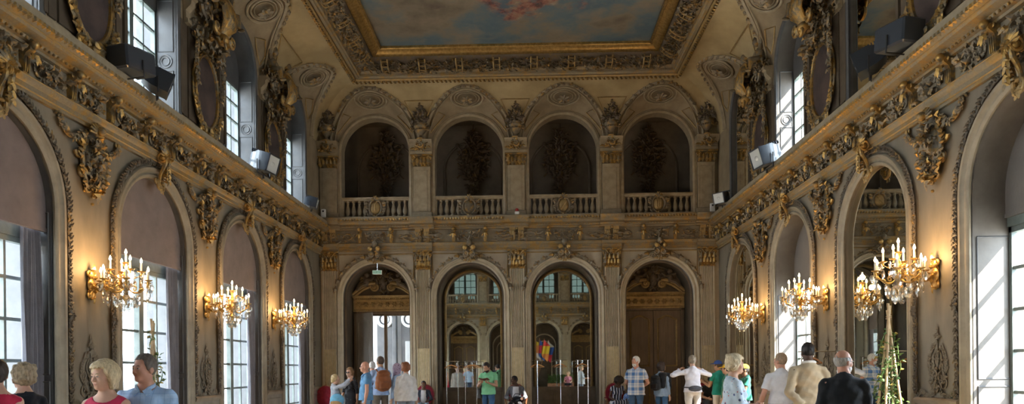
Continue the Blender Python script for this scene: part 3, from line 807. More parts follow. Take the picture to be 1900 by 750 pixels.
def m_crest(k):
    r_ = random.Random(50 + k); mb = MB(); sh = MB()
    ball(sh, (0, .13, .32), (.15, .06, .19), 14, 9)
    if k == 1:
        for z in (.22, .30, .38): box(sh, -.10, .10, .178, .192, z, z + .022)
        box(sh, -.012, .012, .178, .195, .2, .44)
    elif k == 2: tube(sh, [(-.10, .185, .44), (.0, .20, .32), (.10, .185, .20)], .022, 6)
    else:
        for x in (-.06, 0, .06): tube(sh, [(x, .185, .22), (x, .195, .42)], .013, 5)
    tube(mb, ellipse_path(0, .33, .19, .24, 30, y=.12), .035, 6)
    for s in (-1, 1):
        scroll(mb, s * .2, .46, .12, PI * (s > 0), 1.4 * s, .035, .1); scroll(mb, s * .17, .16, .10, PI * (s > 0), -1.4 * s, .03, .1)
        for q in range(4): leaf(mb, (s * .2, .12, .2 + .09 * q), (s, .3, r_.uniform(-.3, .7)), (0, 1, 0), .15, .09, .3)
    for q in range(7): leaf(mb, (0, .14, .52), (math.cos(q * PI / 6), .3, math.sin(q * PI / 6)), (0, 1, 0), .15, .08, .3)
    rosette(mb, (0, .16, .62), .08, 6); leaf(mb, (0, .14, .12), (0, .3, -1), (0, 1, 0), .16, .1, .3)
    return sh, mb
CREST = [tuple(x.mesh(n, m) for x, n, m in zip(m_crest(k), ('shield', 'crest_border'), (M['gold_dull'] if k != 1 else M['stucco'], M['stucco_pale']))) for k in range(3)]
def m_trophy(seed):
    r_ = random.Random(seed); mb = MB()
    cluster(mb, r_, .98, 1.25, .18, 110, .2, taper=lambda v: .35 + .65 * math.sin(PI * v)); T = MB(); cluster(T, r_, .35, .6, .12, 26, .15); mb.merge(T, Matrix.Translation((0, 0, -.5))); T = MB(); cluster(T, r_, .4, .5, .12, 24, .16); mb.merge(T, Matrix.Translation((0, 0, 1.15)))
    for s in (-1, 1):
        tube(mb, [(s * .55, .05, .1), (0, .14, .62), (-s * .52, .05, 1.15)], [.025, .02, .03], 6); ball(mb, (s * .52, .05, 1.18), (.07, .04, .07), 8, 5)
        scroll(mb, s * .33, .85, .17, PI * (s < 0), 1.4 * s, .035, .08); scroll(mb, s * .30, .35, .15, PI * (s > 0), 1.4 * s, .03, .08)
    tube(mb, ellipse_path(0, .62, .22, .26, 26, y=.16), .03, 6); tube(mb, [(0, .05, -.5), (0, .08, -.78)], [.05, .015], 6); tube(mb, [(0, .05, 1.5), (0, .04, 1.95)], .02, 5)
    return mb
TRO = [m_trophy(60 + k).mesh('trophy', M['stucco_dark']) for k in range(2)]
def m_overdoor():
    r_ = random.Random(71); pe = MB(); re = MB(); fr = MB()
    run(fr, [(0, 3.43), (.12, 3.43), (.14, 3.48), (.10, 3.50), (.10, 3.80), (.15, 3.83), (.22, 3.88), (.24, 3.93), (0, 3.94)], -.98, .98)
    for k in range(8): rosette(fr, (-.8 + k * 1.6 / 7, .12, 3.65), .10, 6); 
    for k in range(30): ball(fr, (-.93 + k * 1.86 / 29, .13, 3.46), .022, 6, 4); ball(fr, (-.93 + k * 1.86 / 29, .16, 3.83), .022, 6, 4)
    for s in (-1, 1):
        P = [(s * (.98 - .75 * t), .20, 3.96 + .36 * math.sin(t * 1.75)) for t in np.linspace(0, 1, 14)]
        tube(pe, P, [.05, .06, .06], 7); tube(pe, [(p[0], .13, p[2] - .09) for p in P], .05, 6); scroll(pe, s * .25, 4.20, .12, PI * (s < 0), -1.5 * s, .05, .2)
        # reclining cherub on each slope: body, head, limbs as one carved mass
        ball(re, (s * .52, .20, 4.36), (.11, .10, .15), 10, 7); ball(re, (s * .50, .24, 4.58), .085, 10, 7); tube(re, [(s * .52, .22, 4.30), (s * .68, .26, 4.24), (s * .82, .22, 4.10)], [.075, .065, .04], 7); tube(re, [(s * .50, .24, 4.44), (s * .36, .28, 4.42), (s * .25, .24, 4.52)], [.05, .04, .03], 6)
        tube(re, [(s * .56, .22, 4.46), (s * .70, .24, 4.52), (s * .74, .2, 4.66)], [.05, .04, .03], 6); T = MB(); cluster(T, r_, .35, .4, .10, 18, .14); re.merge(T, Matrix.Translation((s * .62, .05, 4.30)))
    ball(re, (0, .14, 4.32), (.15, .10, .22), 12, 8); tube(re, ellipse_path(0, 4.32, .19, .27, 26, y=.14), .035, 6)
    T = MB(); cluster(T, r_, .9, .52, .14, 46, .16, taper=lambda v: 1 - .55 * v); re.merge(T, Matrix.Translation((0, .02, 4.20)))
    T = MB(); cluster(T, r_, .5, .35, .12, 20, .14); re.merge(T, Matrix.Translation((0, .04, 3.98)))
    for k in range(11): leaf(re, (0, .1, 4.52), (math.cos(k * PI / 10), .3, math.sin(k * PI / 10)), (0, 1, 0), .24, .1, .3)
    return fr, pe, re
_od = m_overdoor(); ODM = [(_od[0].mesh('overdoor_frieze', M['od_frieze'] if 'od_frieze' in M else M['gold_dull']), 'overdoor_frieze'), (_od[1].mesh('broken_pediment', M['gold_dull']), 'broken_pediment'), (_od[2].mesh('figure_relief', M['stucco_dark']), 'figure_relief')]
def m_door_leaf(w, h, moulded=True):
    a = MB(); g = MB(); box(a, 0, w, -.05, 0, 0, h, bev=.006)
    def panel(z0, z1, arched):
        x0, x1 = .13, w - .13; P = [(x0, z0), (x1, z0), (x1, z1)]
        if arched:
            for t in np.linspace(0, 1, 13): P.append((x1 - (x1 - x0) * t, z1 + .12 * (math.sin(PI * t) ** 1.6)))
        P += [(x0, z1), (x0, z0)]
        tube(g, [(p[0], .008, p[1]) for p in P], .021, 5); tube(g, [(w / 2 + (p[0] - w / 2) * .9, .004, (z0 + z1) / 2 + (p[1] - (z0 + z1) / 2) * .965) for p in P], .008, 4)
    panel(.25, 1.35, False); panel(1.60, h - .28, True); return a, g
DL = m_door_leaf(.86, 3.36)
DLM = [DL[0].mesh('door_leaf', M['door']), DL[1].mesh('gilt_panel_moulding', M['gold_dull']), DL[0].mesh('door_leaf', M['door_grey']), DL[1].mesh('panel_moulding', M['door_grey'])]
mb = MB()
for k in range(13):
    an = .25 + (PI - .5) * k / 12; c = (1.26 * math.cos(an), .07, 1.26 * math.sin(an))
    leaf(mb, c, (-math.sin(an) * (1 if an > PI / 2 else -1), .2, math.cos(an) * (1 if an > PI / 2 else -1)), (0, 1, 0), .22, .13, .3); ball(mb, (c[0], .10, c[2]), .04, 7, 5)
SWAG = mb.mesh('leaf_swag', M['stucco_pale'])
def m_key_end():
    r_ = random.Random(81); mb = MB(); g = MB()
    for s in (-1, 1):
        tube(mb, spiral(0, 0, .09, PI / 2, 1.5 * s, 18) + np.array([s * .11, .22, .10]), [.035, .02], 6)
        scroll(mb, s * .2, -.02, .10, PI * (s < 0), 1.4 * s, .03, .10)
    cluster(mb, r_, .26, .46, .18, 26, .13); ball(mb, (0, .24, .42), (.08, .09, .10), 9, 7); rosette(g, (0, .16, -.06), .11, 6)
    for s in (-1, 1): leaf(g, (s * .05, .14, -.06), (s, .2, -.2), (0, 1, 0), .16, .08, .3)
    return mb, g
mb = MB(); ball(mb, (0, 0, 0), .075, 12, 8); rosette(mb, (0, .03, 0), .07, 6); BOSS = mb.mesh('gilt_boss', M['gold'])
_ke = m_key_end(); KEM = (_ke[0].mesh('mask', M['stucco_pale']), _ke[1].mesh('pendant_leaf', M['gold_dull']))
def m_capframe():
    """paired little console over each pilaster in the frieze"""
    mb = MB()
    for s in (-.13, .13):
        run(mb, [(0, 0), (.05, .01), (.06, .2), (.10, .30), (.14, .37), (.14, .41), (0, .41)], s - .085, s + .085)
        for q in (-.045, .045): tube(mb, [(s + q, .075, .03), (s + q, .085, .22)], .013, 5)
        for k in range(3): leaf(mb, (s - .05 + .05 * k, .09, .34), (0, .3, -1), (0, 1, 0), .13, .06, .3)
    ball(mb, (0, .16, .38), .035, 8, 5); return mb
FPR = m_capframe().mesh('console', M['gold_dull'])

M['tinted'] = M['glass'].copy(); M['tinted'].name = 'tinted_gallery_glass'
for _n in M['tinted'].node_tree.nodes:
    if _n.type == 'BSDF_TRANSPARENT': _n.inputs[0].default_value = (.012, .015, .0125, 1)
def end_wall(w, main):
    sg = WALLS[w][2]; name = {'back': 'balcony end wall', 'rear': 'wall behind the camera'}[w]
    mb = MB()
    arch_wall(mb, -HALF - .1, HALF + .1, 0, 5.42, [(sg * a, HWE, 0, SPE) for a in ARC])
    arch_wall(mb, -HALF - .1, HALF + .1, 5.42, 8.46, [(sg * a, HWG, 6.16, SPG - .0) for a in ARC] if False else [], m=1) if False else None
    arch_wall(mb, -HALF - .1, HALF + .1, 5.42, 9.9, [(sg * a, HWG, 6.10, SPG) for a in ARC], m=1)
    for a in ARC:
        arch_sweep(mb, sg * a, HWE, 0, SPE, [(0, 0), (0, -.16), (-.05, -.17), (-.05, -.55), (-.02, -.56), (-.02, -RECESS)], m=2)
        arch_sweep(mb, sg * a, HWG, 6.1, SPG, [(0, 0), (0, -.35)], m=3)
    # gallery: floor, rear wall, soffit, ends
    box(mb, -HALF - .2, HALF + .2, -1.95, -.01, 6.0, 6.1, m=3)
    arch_wall(mb, -6.3, 6.3, 6.1, 9.9, [] if main else [(sg * a, .80, 6.6, 8.1) for a in ARC], y=-1.9, m=4)
    for s in (-6.25, 6.25): mb.add([(s, 0, 6.1), (s, -1.9, 6.1), (s, -1.9, 9.9), (s, 0, 9.9)], [(0, 1, 2, 3)], 4)
    mb.add([(-6.3, 0, 9.6), (6.3, 0, 9.6), (6.3, -1.9, 9.6), (-6.3, -1.9, 9.6)], [(0, 1, 2, 3)], 4)
    # back of the lower recesses, with the doorway of the first arch left open on the balcony end
    for k, a in enumerate(ARC):
        c = sg * a
        if k == 0 and main:
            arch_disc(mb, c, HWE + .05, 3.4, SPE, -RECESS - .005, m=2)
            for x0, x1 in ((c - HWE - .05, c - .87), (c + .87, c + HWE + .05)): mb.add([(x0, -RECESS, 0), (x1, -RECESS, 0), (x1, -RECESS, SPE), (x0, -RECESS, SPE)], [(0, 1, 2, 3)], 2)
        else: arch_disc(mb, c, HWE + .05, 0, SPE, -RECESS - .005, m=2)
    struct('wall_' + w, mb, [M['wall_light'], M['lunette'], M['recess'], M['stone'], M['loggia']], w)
    mb = MB(); 
    xs = sorted(sg * a for a in ARC); edges = [-HALF] + xs + [HALF]
    for i in range(5):
        l = edges[i] + (HWE + .22 if i else 0); r = edges[i + 1] - (HWE + .22 if i < 4 else 0)
        run(mb, [(0, 0), (.05, 0), (.05, .2), (.03, .22), (.03, .95), (.06, .98), (.06, 1.04), (0, 1.06)], l, r)
    struct('baseboard_' + w, mb, [M['dado']], w)
    cs = []
    for a in ARC: cs += [a - .48, a + .48]
    ent = entablature(w, -HALF, HALF, False, cs if main else cs)
    for p in PIL:
        obj('pilaster_console', FPR, None, ent, (sg * p, .03, 5.40))
    # breaks of the cornice over the pilasters
    mb = MB()
    for p in PIL:
        run(mb, [(y + .08, z) for y, z in CORN] + [(0, 6.145)], sg * p - .36, sg * p + .36)
        run(mb, [(y + .06, z) for y, z in ARCHI] + [(0, 5.40)], sg * p - .30, sg * p + .30)
    obj('cornice_break', mb, M['moulding_gold'], ent)
    for k, p in enumerate(PIL):
        nm = 'pilaster of the ' + name
        t = on_wall(thing('pilaster', 'fluted lower pilaster with gilded foot, %s from the left on the %s' % (ORD[k], name), 'pilaster'), w, p)
        obj('fluted_shaft', SHAFT, None, t); obj('gilded_fluting', SHG, None, t); obj('base', PBASE, None, t); obj('capital', CAP, None, t, (0, 0, 4.61))
        t = on_wall(thing('gallery_pilaster', 'gallery pilaster topped by a flower vase, %s from left on the %s' % (ORD[k], name), 'pilaster'), w, p)
        for me, n in UPIL:
            o = obj(n, me, None, t)
            if n in ('capital', 'impost_block', 'block_ornament'): o.scale = (1.12, 1.2, 1)
    # archivolts, swags, keystones
    for k, a in enumerate(ARC):
        mb = MB(); arch_sweep(mb, sg * a, HWE, 0, SPE, [(0, -.05), (0, .03), (.03, .055), (.05, .06), (.06, .04), (.10, .045), (.13, .08), (.165, .085), (.185, .05), (.19, 0)])
        r = struct(trim_name(), mb, [M['moulding_end']], w)
        obj('leaf_swag', SWAG, None, r, (sg * a, 0, SPE))
        mb = MB(); P = [(sg * a + x, .02, z) for x, z in ((-1.14, 4.35), (-1.14, 5.08), (1.14, 5.08), (1.14, 4.35))]; tube(mb, P, .018, 5); obj('spandrel_moulding', mb, M['gold_dull'], r)
        mb = MB(); arch_sweep(mb, sg * a, HWG, 6.1, SPG, [(0, -.05), (0, .03), (.03, .05), (.07, .05), (.09, .03), (.12, .035), (.14, .0)])
        struct(trim_name(), mb, [M['stone']], w)
        t = on_wall(thing('keystone', 'mask keystone with gilt bosses over the %s lower arch from left, %s' % (ORD[k], name), 'keystone'), w, a, .05, SPE + HWE + .12)
        obj('mask', KEM[0], None, t); obj('pendant_leaf', KEM[1], None, t)
        for q in (-.12, .12): obj('gilt_boss', BOSS, None, t, (q, .30, .28))
        # balustrade
        t = on_wall(thing('balustrade', 'stone balustrade with crest in the %s gallery arch from left, %s' % (ORD[k], name), 'balustrade'), w, a, -.10, 6.165)
        obj('plinth', BPL, None, t); obj('rail', BRAIL, None, t)
        for q in (-.88, -.70, -.52, -.34, .34, .52, .70, .88): obj('baluster', BAL, None, t, (q, 0, .08))
        c = obj('crest', CREST[(k + 0) % 3][1], None, t, (0, .02, 0)); obj('shield', CREST[k % 3][0], None, c)
        # gallery rear wall panel and trophy
        mb = MB(); arch_sweep(mb, sg * a, .92, 6.1, SPG - .1, [(0, 0), (.02, .05), (.06, .05), (.09, 0)]); r = struct(trim_name(), mb, [M['loggia']], w, 0, -1.9)
        r.location = wall_loc(w, 0, -1.9, 0)
        if not main:  # guessed gallery windows, added to send light onto the balcony wall
            _wn[0] += 1; o = on_wall(obj('window_%d' % _wn[0], bars(MB(), .84, 6.6, 8.95, 0, 4, 5), M['frame']), w, a, -1.95, 0); o['kind'] = 'structure'
            gp = MB(); arch_disc(gp, 0, .82, 6.6, 8.1, 0); obj('pane', gp, M['tinted'], o); portal(w, a, -1.97, 6.6, 8.9, .8); continue_trophy = False
        else: continue_trophy = True
        if continue_trophy: t = on_wall(obj('trophy_relief', TRO[k % 2]), w, a, -1.87, 7.75); props(t, 'dark carved trophy in the %s gallery arch from left, %s' % (ORD[k], name), 'relief')
        # overdoors and doors in the outer arches, mirrors in the two middle ones
        if k in (0, 3):
            t = on_wall(thing('overdoor', 'gilded overdoor with broken pediment and figures in the %s lower arch, %s' % ('leftmost' if k == 0 else 'rightmost', name), 'overdoor'), w, a, -RECESS, 0)
            for me, n in ODM: obj(n, me, None, t)
            fr = MB()
            for s in (-1, 1): box(fr, *sorted((s * .98, s * .87)), -.02, .10, 0, 3.44, bev=.01)
            box(fr, -.98, .98, -.02, .10, 3.37, 3.44)
            on_wall(struct(trim_name(), fr, M['door']), w, a, -RECESS, 0)
            if not (k == 0 and main):
                for s in (0, 1):
                    o = obj('door_%d' % (2 + s + (2 if not main else 0) + k * 2), DLM[0], None); on_wall(o, w, a, -RECESS + .06, 0); o['kind'] = 'structure'
                    if s: o.location = wall_loc(w, a, -RECESS + .06, 0)
                    dx = -.865 if s == 0 else .005
                    v = Vector((dx, 0, 0)); v.rotate(o.rotation_euler); o.location = Vector(o.location) + v
                    obj('gilt_panel_moulding', DLM[1], None, o)
                    kb = MB(); ball(kb, (.80 if s == 0 else .06, .05, 1.15), .032, 10, 7); tube(kb, [(.80 if s == 0 else .06, 0, 1.15), (.80 if s == 0 else .06, .05, 1.15)], .012, 6); obj('knob', kb, M['gold'], o)
        elif main:
            mb = MB(); arch_disc(mb, 0, .86, .98, SPE + .02, 0); t = on_wall(obj('mirror', mb, M['mirror']), w, a, -RECESS + .02, 0)
            props(t, 'large arched mirror in the %s deep arch of the balcony end wall' % ('left middle' if k == 1 else 'right middle'), 'mirror')
            fr = MB(); arch_sweep(fr, 0, .86, .98, SPE + .02, [(0, 0), (0, .04), (.03, .06), (.07, .05), (.09, .0)]); obj('mirror_frame', fr, M['gold_dull'], t)
            pn = MB(); box(pn, -1.0, 1.0, -.02, .05, 0, .98)
            for x0, x1 in ((-.85, -.32), (-.26, .26), (.32, .85)):
                P = [(x0, .055, .2), (x1, .055, .2), (x1, .055, .86), (x0, .055, .86), (x0, .055, .2)]; tube(pn, P, .014, 5)
            on_wall(struct(trim_name(), pn, M['dado']), w, a, -RECESS, 0)
        else:
            pn = MB(); arch_sweep(pn, 0, .78, .2, 3.2, [(0, 0), (.02, .05), (.07, .05), (.09, 0)])
            arch_sweep(pn, 0, .5, .4, 3.0, [(0, 0), (.02, .03), (.05, .03), (.07, 0)]); on_wall(struct(trim_name(), pn, M['moulding_end']), w, a, -RECESS, 0)
end_wall('back', True); end_wall('rear', False)

# open leaf of the left doorway and the pale vestibule beyond it
o = obj('door_1', DLM[2], None); o['kind'] = 'structure'; o.location = (ARC[0] - .87, BACK + RECESS - .05, 0); o.rotation_euler = (0, 0, math.radians(-42)); obj('panel_moulding', DLM[3], None, o, (0, -.05, 0))
mb = MB(); VX0, VX1, VY0, VY1 = -6.04, -1.6, BACK + RECESS + .12, BACK + 4.6
mb.add([(VX0, VY1, 0), (VX1, VY1, 0), (VX1, VY1, 5.2), (VX0, VY1, 5.2)], [(0, 1, 2, 3)]); mb.add([(VX1, VY0, 0), (VX1, VY1, 0), (VX1, VY1, 5.2), (VX1, VY0, 5.2)], [(0, 1, 2, 3)])
mb.add([(VX0, VY0, 5.2), (VX1, VY0, 5.2), (VX1, VY1, 5.2), (VX0, VY1, 5.2)], [(0, 1, 2, 3)])
for y0, y1 in ((VY0, VY0 + .5), (VY1 - .5, VY1)): mb.add([(VX0, y0, 0), (VX0, y1, 0), (VX0, y1, 5.2), (VX0, y0, 5.2)], [(0, 1, 2, 3)])
mb.add([(VX0, VY0, 4.6), (VX0, VY1, 4.6), (VX0, VY1, 5.2), (VX0, VY0, 5.2)], [(0, 1, 2, 3)])
for x0, x1 in ((VX0, ARC[0] - .9), (ARC[0] + .9, VX1)): mb.add([(x0, VY0, 0), (x1, VY0, 0), (x1, VY0, 5.2), (x0, VY0, 5.2)], [(0, 1, 2, 3)])
struct('wall_vestibule', mb, M['white_wall'])
for q, (px) in enumerate((-4.98, -4.08)):
    mb = MB(); box(mb, -.30, .30, -.12, 0, .3, 3.9, bev=.015); box(mb, .30, .44, -.30, 0, 0, 4.4, bev=.02)
    tube(mb, [(.24 * math.cos(a) * 1.05, -.15, 3.42 + .26 * math.sin(a)) for a in np.linspace(0, 2 * PI, 29)], .055, 7, 1)
    ball(mb, (0, -.10, 3.42), (.17, .06, .17), 12, 6, 1)
    o = obj('vestibule_pier', mb, [M['reveal'], M['white_wall']], None, (px, VY1, 0)); props(o, '%s pale pier with a round boss seen through the open doorway' % ('left' if q == 0 else 'right'), 'pier')
mb = MB(); box(mb, -.05, .05, -.06, .06, 0, 3.4, bev=.01); box(mb, -.9, .9, -.05, .05, 3.3, 3.4)
struct(trim_name(), mb, M['door']).location = (ARC[0] + .02, BACK + RECESS + .1, 0)
mb = MB(); box(mb, 0, .62, -.025, .025, 0, 2.55, bev=.006); o = obj('door_9', mb, M['white_wall'], None, (-3.98, BACK + 3.0, 0), .15); o['kind'] = 'structure'
L = bpy.data.lights.new('window_daylight', 'AREA'); L.shape = 'RECTANGLE'; L.size = VY1 - VY0 - 1; L.size_y = 4.4; L.cycles.is_portal = True
o = bpy.data.objects.new('window_daylight', L); link(o); o.location = (VX0 - .02, (VY0 + VY1) / 2, 2.3); o.rotation_euler = Vector((1, 0, 0)).to_track_quat('-Z', 'Y').to_euler()

# ------------------------------------------------------------------ cove, lunettes, ceiling frame and painting
CH0, CD, CV = 8.46, 1.42, 1.37
def cove_h(phi): return CH0 + CV * math.sin(phi)
def cove_c(phi): return CD * (1 - math.cos(phi))
PHM = math.radians(74)
def vault(w, bays, span, lim0, lim1, ri, zsp, hw_r=True):
    sg = WALLS[w][2]; lun = MB(); cov = MB(); rib = MB(); gar = MB(); NT = 28
    ths = np.linspace(0, PI, NT + 1)
    loc = sorted(sg * b for b in bays); r_ = random.Random(91)
    def groin(th):
        s = math.sin(th) * math.sin(PHM); ph = math.asin(s); return span * math.cos(th), cove_c(ph), cove_h(ph)
    for c in loc:
        V = []
        for th in ths:
            gx, gc, gh = groin(th); ix, ih = ri * math.cos(th), zsp + ri * math.sin(th)
            for t in np.linspace(0, 1, 6):
                V.append((c + ix + (gx - ix) * t, .005 + gc * (t ** 1.15), ih + (gh - ih) * t + .05 * math.sin(PI * t)))
        lun.add(V, grid_faces(NT + 1, 6))
        G = [groin(th) for th in ths]; P = [(c + g[0], g[1] + .01, g[2] - .01) for g in G]
        tube(rib, P, .055, 7); tube(rib, [(c + g[0] * .90, .9 * g[1] + .012, g[2] - .055) for g in G], .022, 5)
        for k in range(7, NT - 6):
            g = G[k]; t = unit(np.array(G[k + 1]) - np.array(G[k - 1])); up = 1 if k > NT / 2 else -1
            for q in range(3):
                cc = (c + g[0], g[1] + .05, g[2] - .03); leaf(gar, cc, (t[0] * up * .7 + r_.uniform(-.4, .4), t[1] * up * .7 + .2, t[2] * up * .7 + r_.uniform(-.3, .5)), (0, .6, -.8), .12, .07, .3)
            ball(gar, (c + g[0], g[1] + .06, g[2] - .05), .035, 6, 4)
        # roundel
        gx, gc, gh = groin(PI / 2); i0 = np.array((c, 0, zsp + ri)); i1 = np.array((c, gc, gh)); mid = i0 * .47 + i1 * .53; ax = unit(i1 - i0); nn = unit(np.cross((1, 0, 0), ax)); nn = -nn if nn[2] > 0 else nn
        for r, th_ in ((.40, .032), (.31, .02), (.235, .014)):
            tube(rib, [tuple(mid + nn * .0 + np.array((1.18, 0, 0)) * r * math.cos(a) + ax * r * math.sin(a) * .92) for a in np.linspace(0, 2 * PI, 33)], th_, 6)
        for q in range(7):
            a = q * 2 * PI / 7; leaf(gar, tuple(mid + nn * .02), tuple(np.array((1, 0, 0)) * math.cos(a) + ax * math.sin(a) + nn * .3), tuple(nn), .21, .14, .25)
        ball(gar, tuple(mid + nn * .05), .06, 8, 5)
        # gilt lines of the spandrel panels
        for s in (1, -1):
            Q = []
            for th, t in ((.35, .35), (.62, .2), (.95, .22), (.80, .62), (.5, .72), (.35, .35)):
                th = th if s > 0 else PI - th; gx, gc2, gh2 = groin(th); ix, ih = ri * math.cos(th), zsp + ri * math.sin(th)
                Q.append((c + ix + (gx - ix) * t, .012 + gc2 * t ** 1.15, ih + (gh2 - ih) * t + .05 * math.sin(PI * t) - .012))
            tube(rib, Q, .019, 4, 1)
    # cove fields between the lunettes, run out to the mitres
    phs = np.concatenate([np.linspace(0, PHM, 17), np.linspace(PHM, PI / 2, 5)[1:]])
    def lateral(ph):
        s = min(1, math.sin(ph) / math.sin(PHM)); return span * math.sqrt(max(0, 1 - s * s)) if ph < PHM else 0
    b0, b1 = (lim0, lim1)
    segs = [(None, loc[0])] + list(zip(loc[:-1], loc[1:])) + [(loc[-1], None)]
    for a, b in segs:
        V = []
        for ph in phs:
            l = b0 + cove_c(ph) if a is None else a + lateral(ph); r = b1 - cove_c(ph) if b is None else b - lateral(ph)
            for t in np.linspace(0, 1, 5): V.append((l + (max(r, l) - l) * t, cove_c(ph), cove_h(ph)))
        cov.add(V, grid_faces(len(phs), 5))
        if a is not None and b is not None:
            m_ = (a + b) / 2; half = lateral(math.radians(25)); wd = (b - a) / 2 - half
            ph0, ph1 = math.radians(14), math.radians(52); w1 = (b - a) / 2 - lateral(ph1) - .22
            if w1 > .15:
                P = [(m_, cove_c(ph0) + .015, cove_h(ph0)), (m_ - w1, cove_c(ph1) + .015, cove_h(ph1) - .01), (m_ + w1, cove_c(ph1) + .015, cove_h(ph1) - .01), (m_, cove_c(ph0) + .015, cove_h(ph0))]
                tube(rib, [tuple(np.array(P[i]) * (1 - t) + np.array(P[i + 1]) * t + np.array((0, -.0, .0))) for i in range(3) for t in (0, .25, .5, .75)], .016, 5, 1)
    o = struct(trim_name(), lun, [M['lunette']], w, smooth=60); obj('cove_field', cov, M['cove'], o, smooth=180); obj('rib', rib, [M['stone'], M['gold_dull']], o); obj('vault_garland', gar, M['stucco_pale'], o)
for w in ('left', 'right'):
    sg = WALLS[w][2]; e = sorted((sg * REAR, sg * BACK)); vault(w, BAYS, 1.50, e[0], e[1], HWU + .12, SPU)
for w in ('back', 'rear'): vault(w, ARC, 1.37, -HALF, HALF, HWG + .13, SPG)
# moulded frame: profile (inset from the walls, height) swept round the rectangle
def rect_sweep(mb, prof, m=0):
    k = len(prof); V = []
    for sx, sy in ((-1, 0), (1, 0), (1, 1), (-1, 1)):
        for c, h in prof: V.append((sx * (HALF - c), (BACK - c) if sy else (REAR + c), h))
    mb.add(V, grid_faces(4, k, wrap_a=True), m)
fr = MB()
rect_sweep(fr, [(1.38, 9.86), (1.38, 9.80), (1.41, 9.77), (1.47, 9.77), (1.50, 9.80), (1.50, 9.84)], 0)
rect_sweep(fr, [(1.50, 9.84), (1.53, 9.80), (1.60, 9.80), (1.62, 9.83), (1.66, 9.84), (1.67, 9.90), (1.70, 9.92), (1.72, 9.97), (1.70, 10.02)], 1)
rect_sweep(fr, [(1.70, 9.99), (1.76, 9.965), (1.86, 9.99), (1.96, 10.05), (2.06, 10.13), (2.12, 10.20)], 2)
rect_sweep(fr, [(2.12, 10.20), (2.14, 10.16), (2.20, 10.16), (2.26, 10.20), (2.33, 10.27), (2.36, 10.28), (2.39, 10.25), (2.42, 10.27), (2.42, 10.34)], 3)
root = struct('ceiling', fr, [M['gold_dull'], M['moulding_gold'], M['stucco_dark'], M['gold']])
mb = MB(); box(mb, -7.4, 7.4, REAR - 2, BACK + 5.6, 11.0, 11.15); obj('sky_blocker_slab', mb, M['loggia'], root)  # unseen slab added above the vault to stop sky light leaking in
def band(c, h, up, step, maker):
    """ornament repeated round the four sides of the ceiling frame; maker(mb, pos, along, inward)"""
    mb = MB()
    for (x0, y0), (x1, y1), inw in (((-HALF + c, REAR + c), (-HALF + c, BACK - c), (1, 0)), ((-HALF + c, BACK - c), (HALF - c, BACK - c), (0, -1)), ((HALF - c, BACK - c), (HALF - c, REAR + c), (-1, 0))):
        d = np.array((x1 - x0, y1 - y0)); L = np.linalg.norm(d); n = int(L / step); d = d / L
        for i in range(n):
            p = np.array((x0, y0)) + d * (i + .5) * L / n
            if p[1] < 2.0: continue
            maker(mb, np.array((p[0], p[1], h)), np.array((d[0], d[1], 0)), np.array((inw[0], inw[1], 0.0)))
    return mb
r_ = random.Random(101)
def mk_bead(mb, p, al, inw):
    leaf(mb, p - inw * .04, al * .5 + inw * .6 + np.array((0, 0, -.5)), -inw * .3 + np.array((0, 0, -1)), .11, .08, .3); ball(mb, p + np.array((0, 0, -.02)), .034, 6, 4)
obj('leaf_band', band(1.44, 9.77, 0, .12, mk_bead), M['stucco_gold'], root)
def mk_gar(mb, p, al, inw):
    for q in range(9):
        q_ = r_.uniform(-.17, .19); leaf(mb, p + inw * q_ + al * r_.uniform(-.06, .06) + np.array((0, 0, .03 + q_ * .5)), al * r_.uniform(.3, 1) + inw * r_.uniform(-.8, .8) + np.array((0, 0, -.25)), -inw * .5 + np.array((0, 0, -1)), .14, .075, .3)
    q_ = r_.uniform(-.14, .16); ball(mb, p + inw * q_ + np.array((0, 0, .02 + q_ * .5)), r_.uniform(.025, .045), 6, 4)
obj('leaf_torus', band(1.91, 9.975, 0, .13, mk_gar), M['stucco'], root)
def mk_tie(mb, p, al, inw):
    for s in (-.085, .085):
        P = [p + inw * t + al * s + np.array((0, 0, z)) for t, z in ((-.25, -.03), (-.15, -.09), (-.03, -.06), (.09, .01), (.20, .13))]; tube(mb, P, .022, 5)
    for t, z in ((-.2, -.08), (-.08, -.08), (.05, -.015), (.16, .08)): tube(mb, [p + inw * t - al * .08 + np.array((0, 0, z)), p + inw * t + al * .08 + np.array((0, 0, z))], .016, 5)
    ball(mb, p - inw * .27 + np.array((0, 0, .0)), .075, 8, 5)
obj('ribbon_tie', band(1.91, 9.975, 0, 1.02, mk_tie), M['gold_dull'], root)
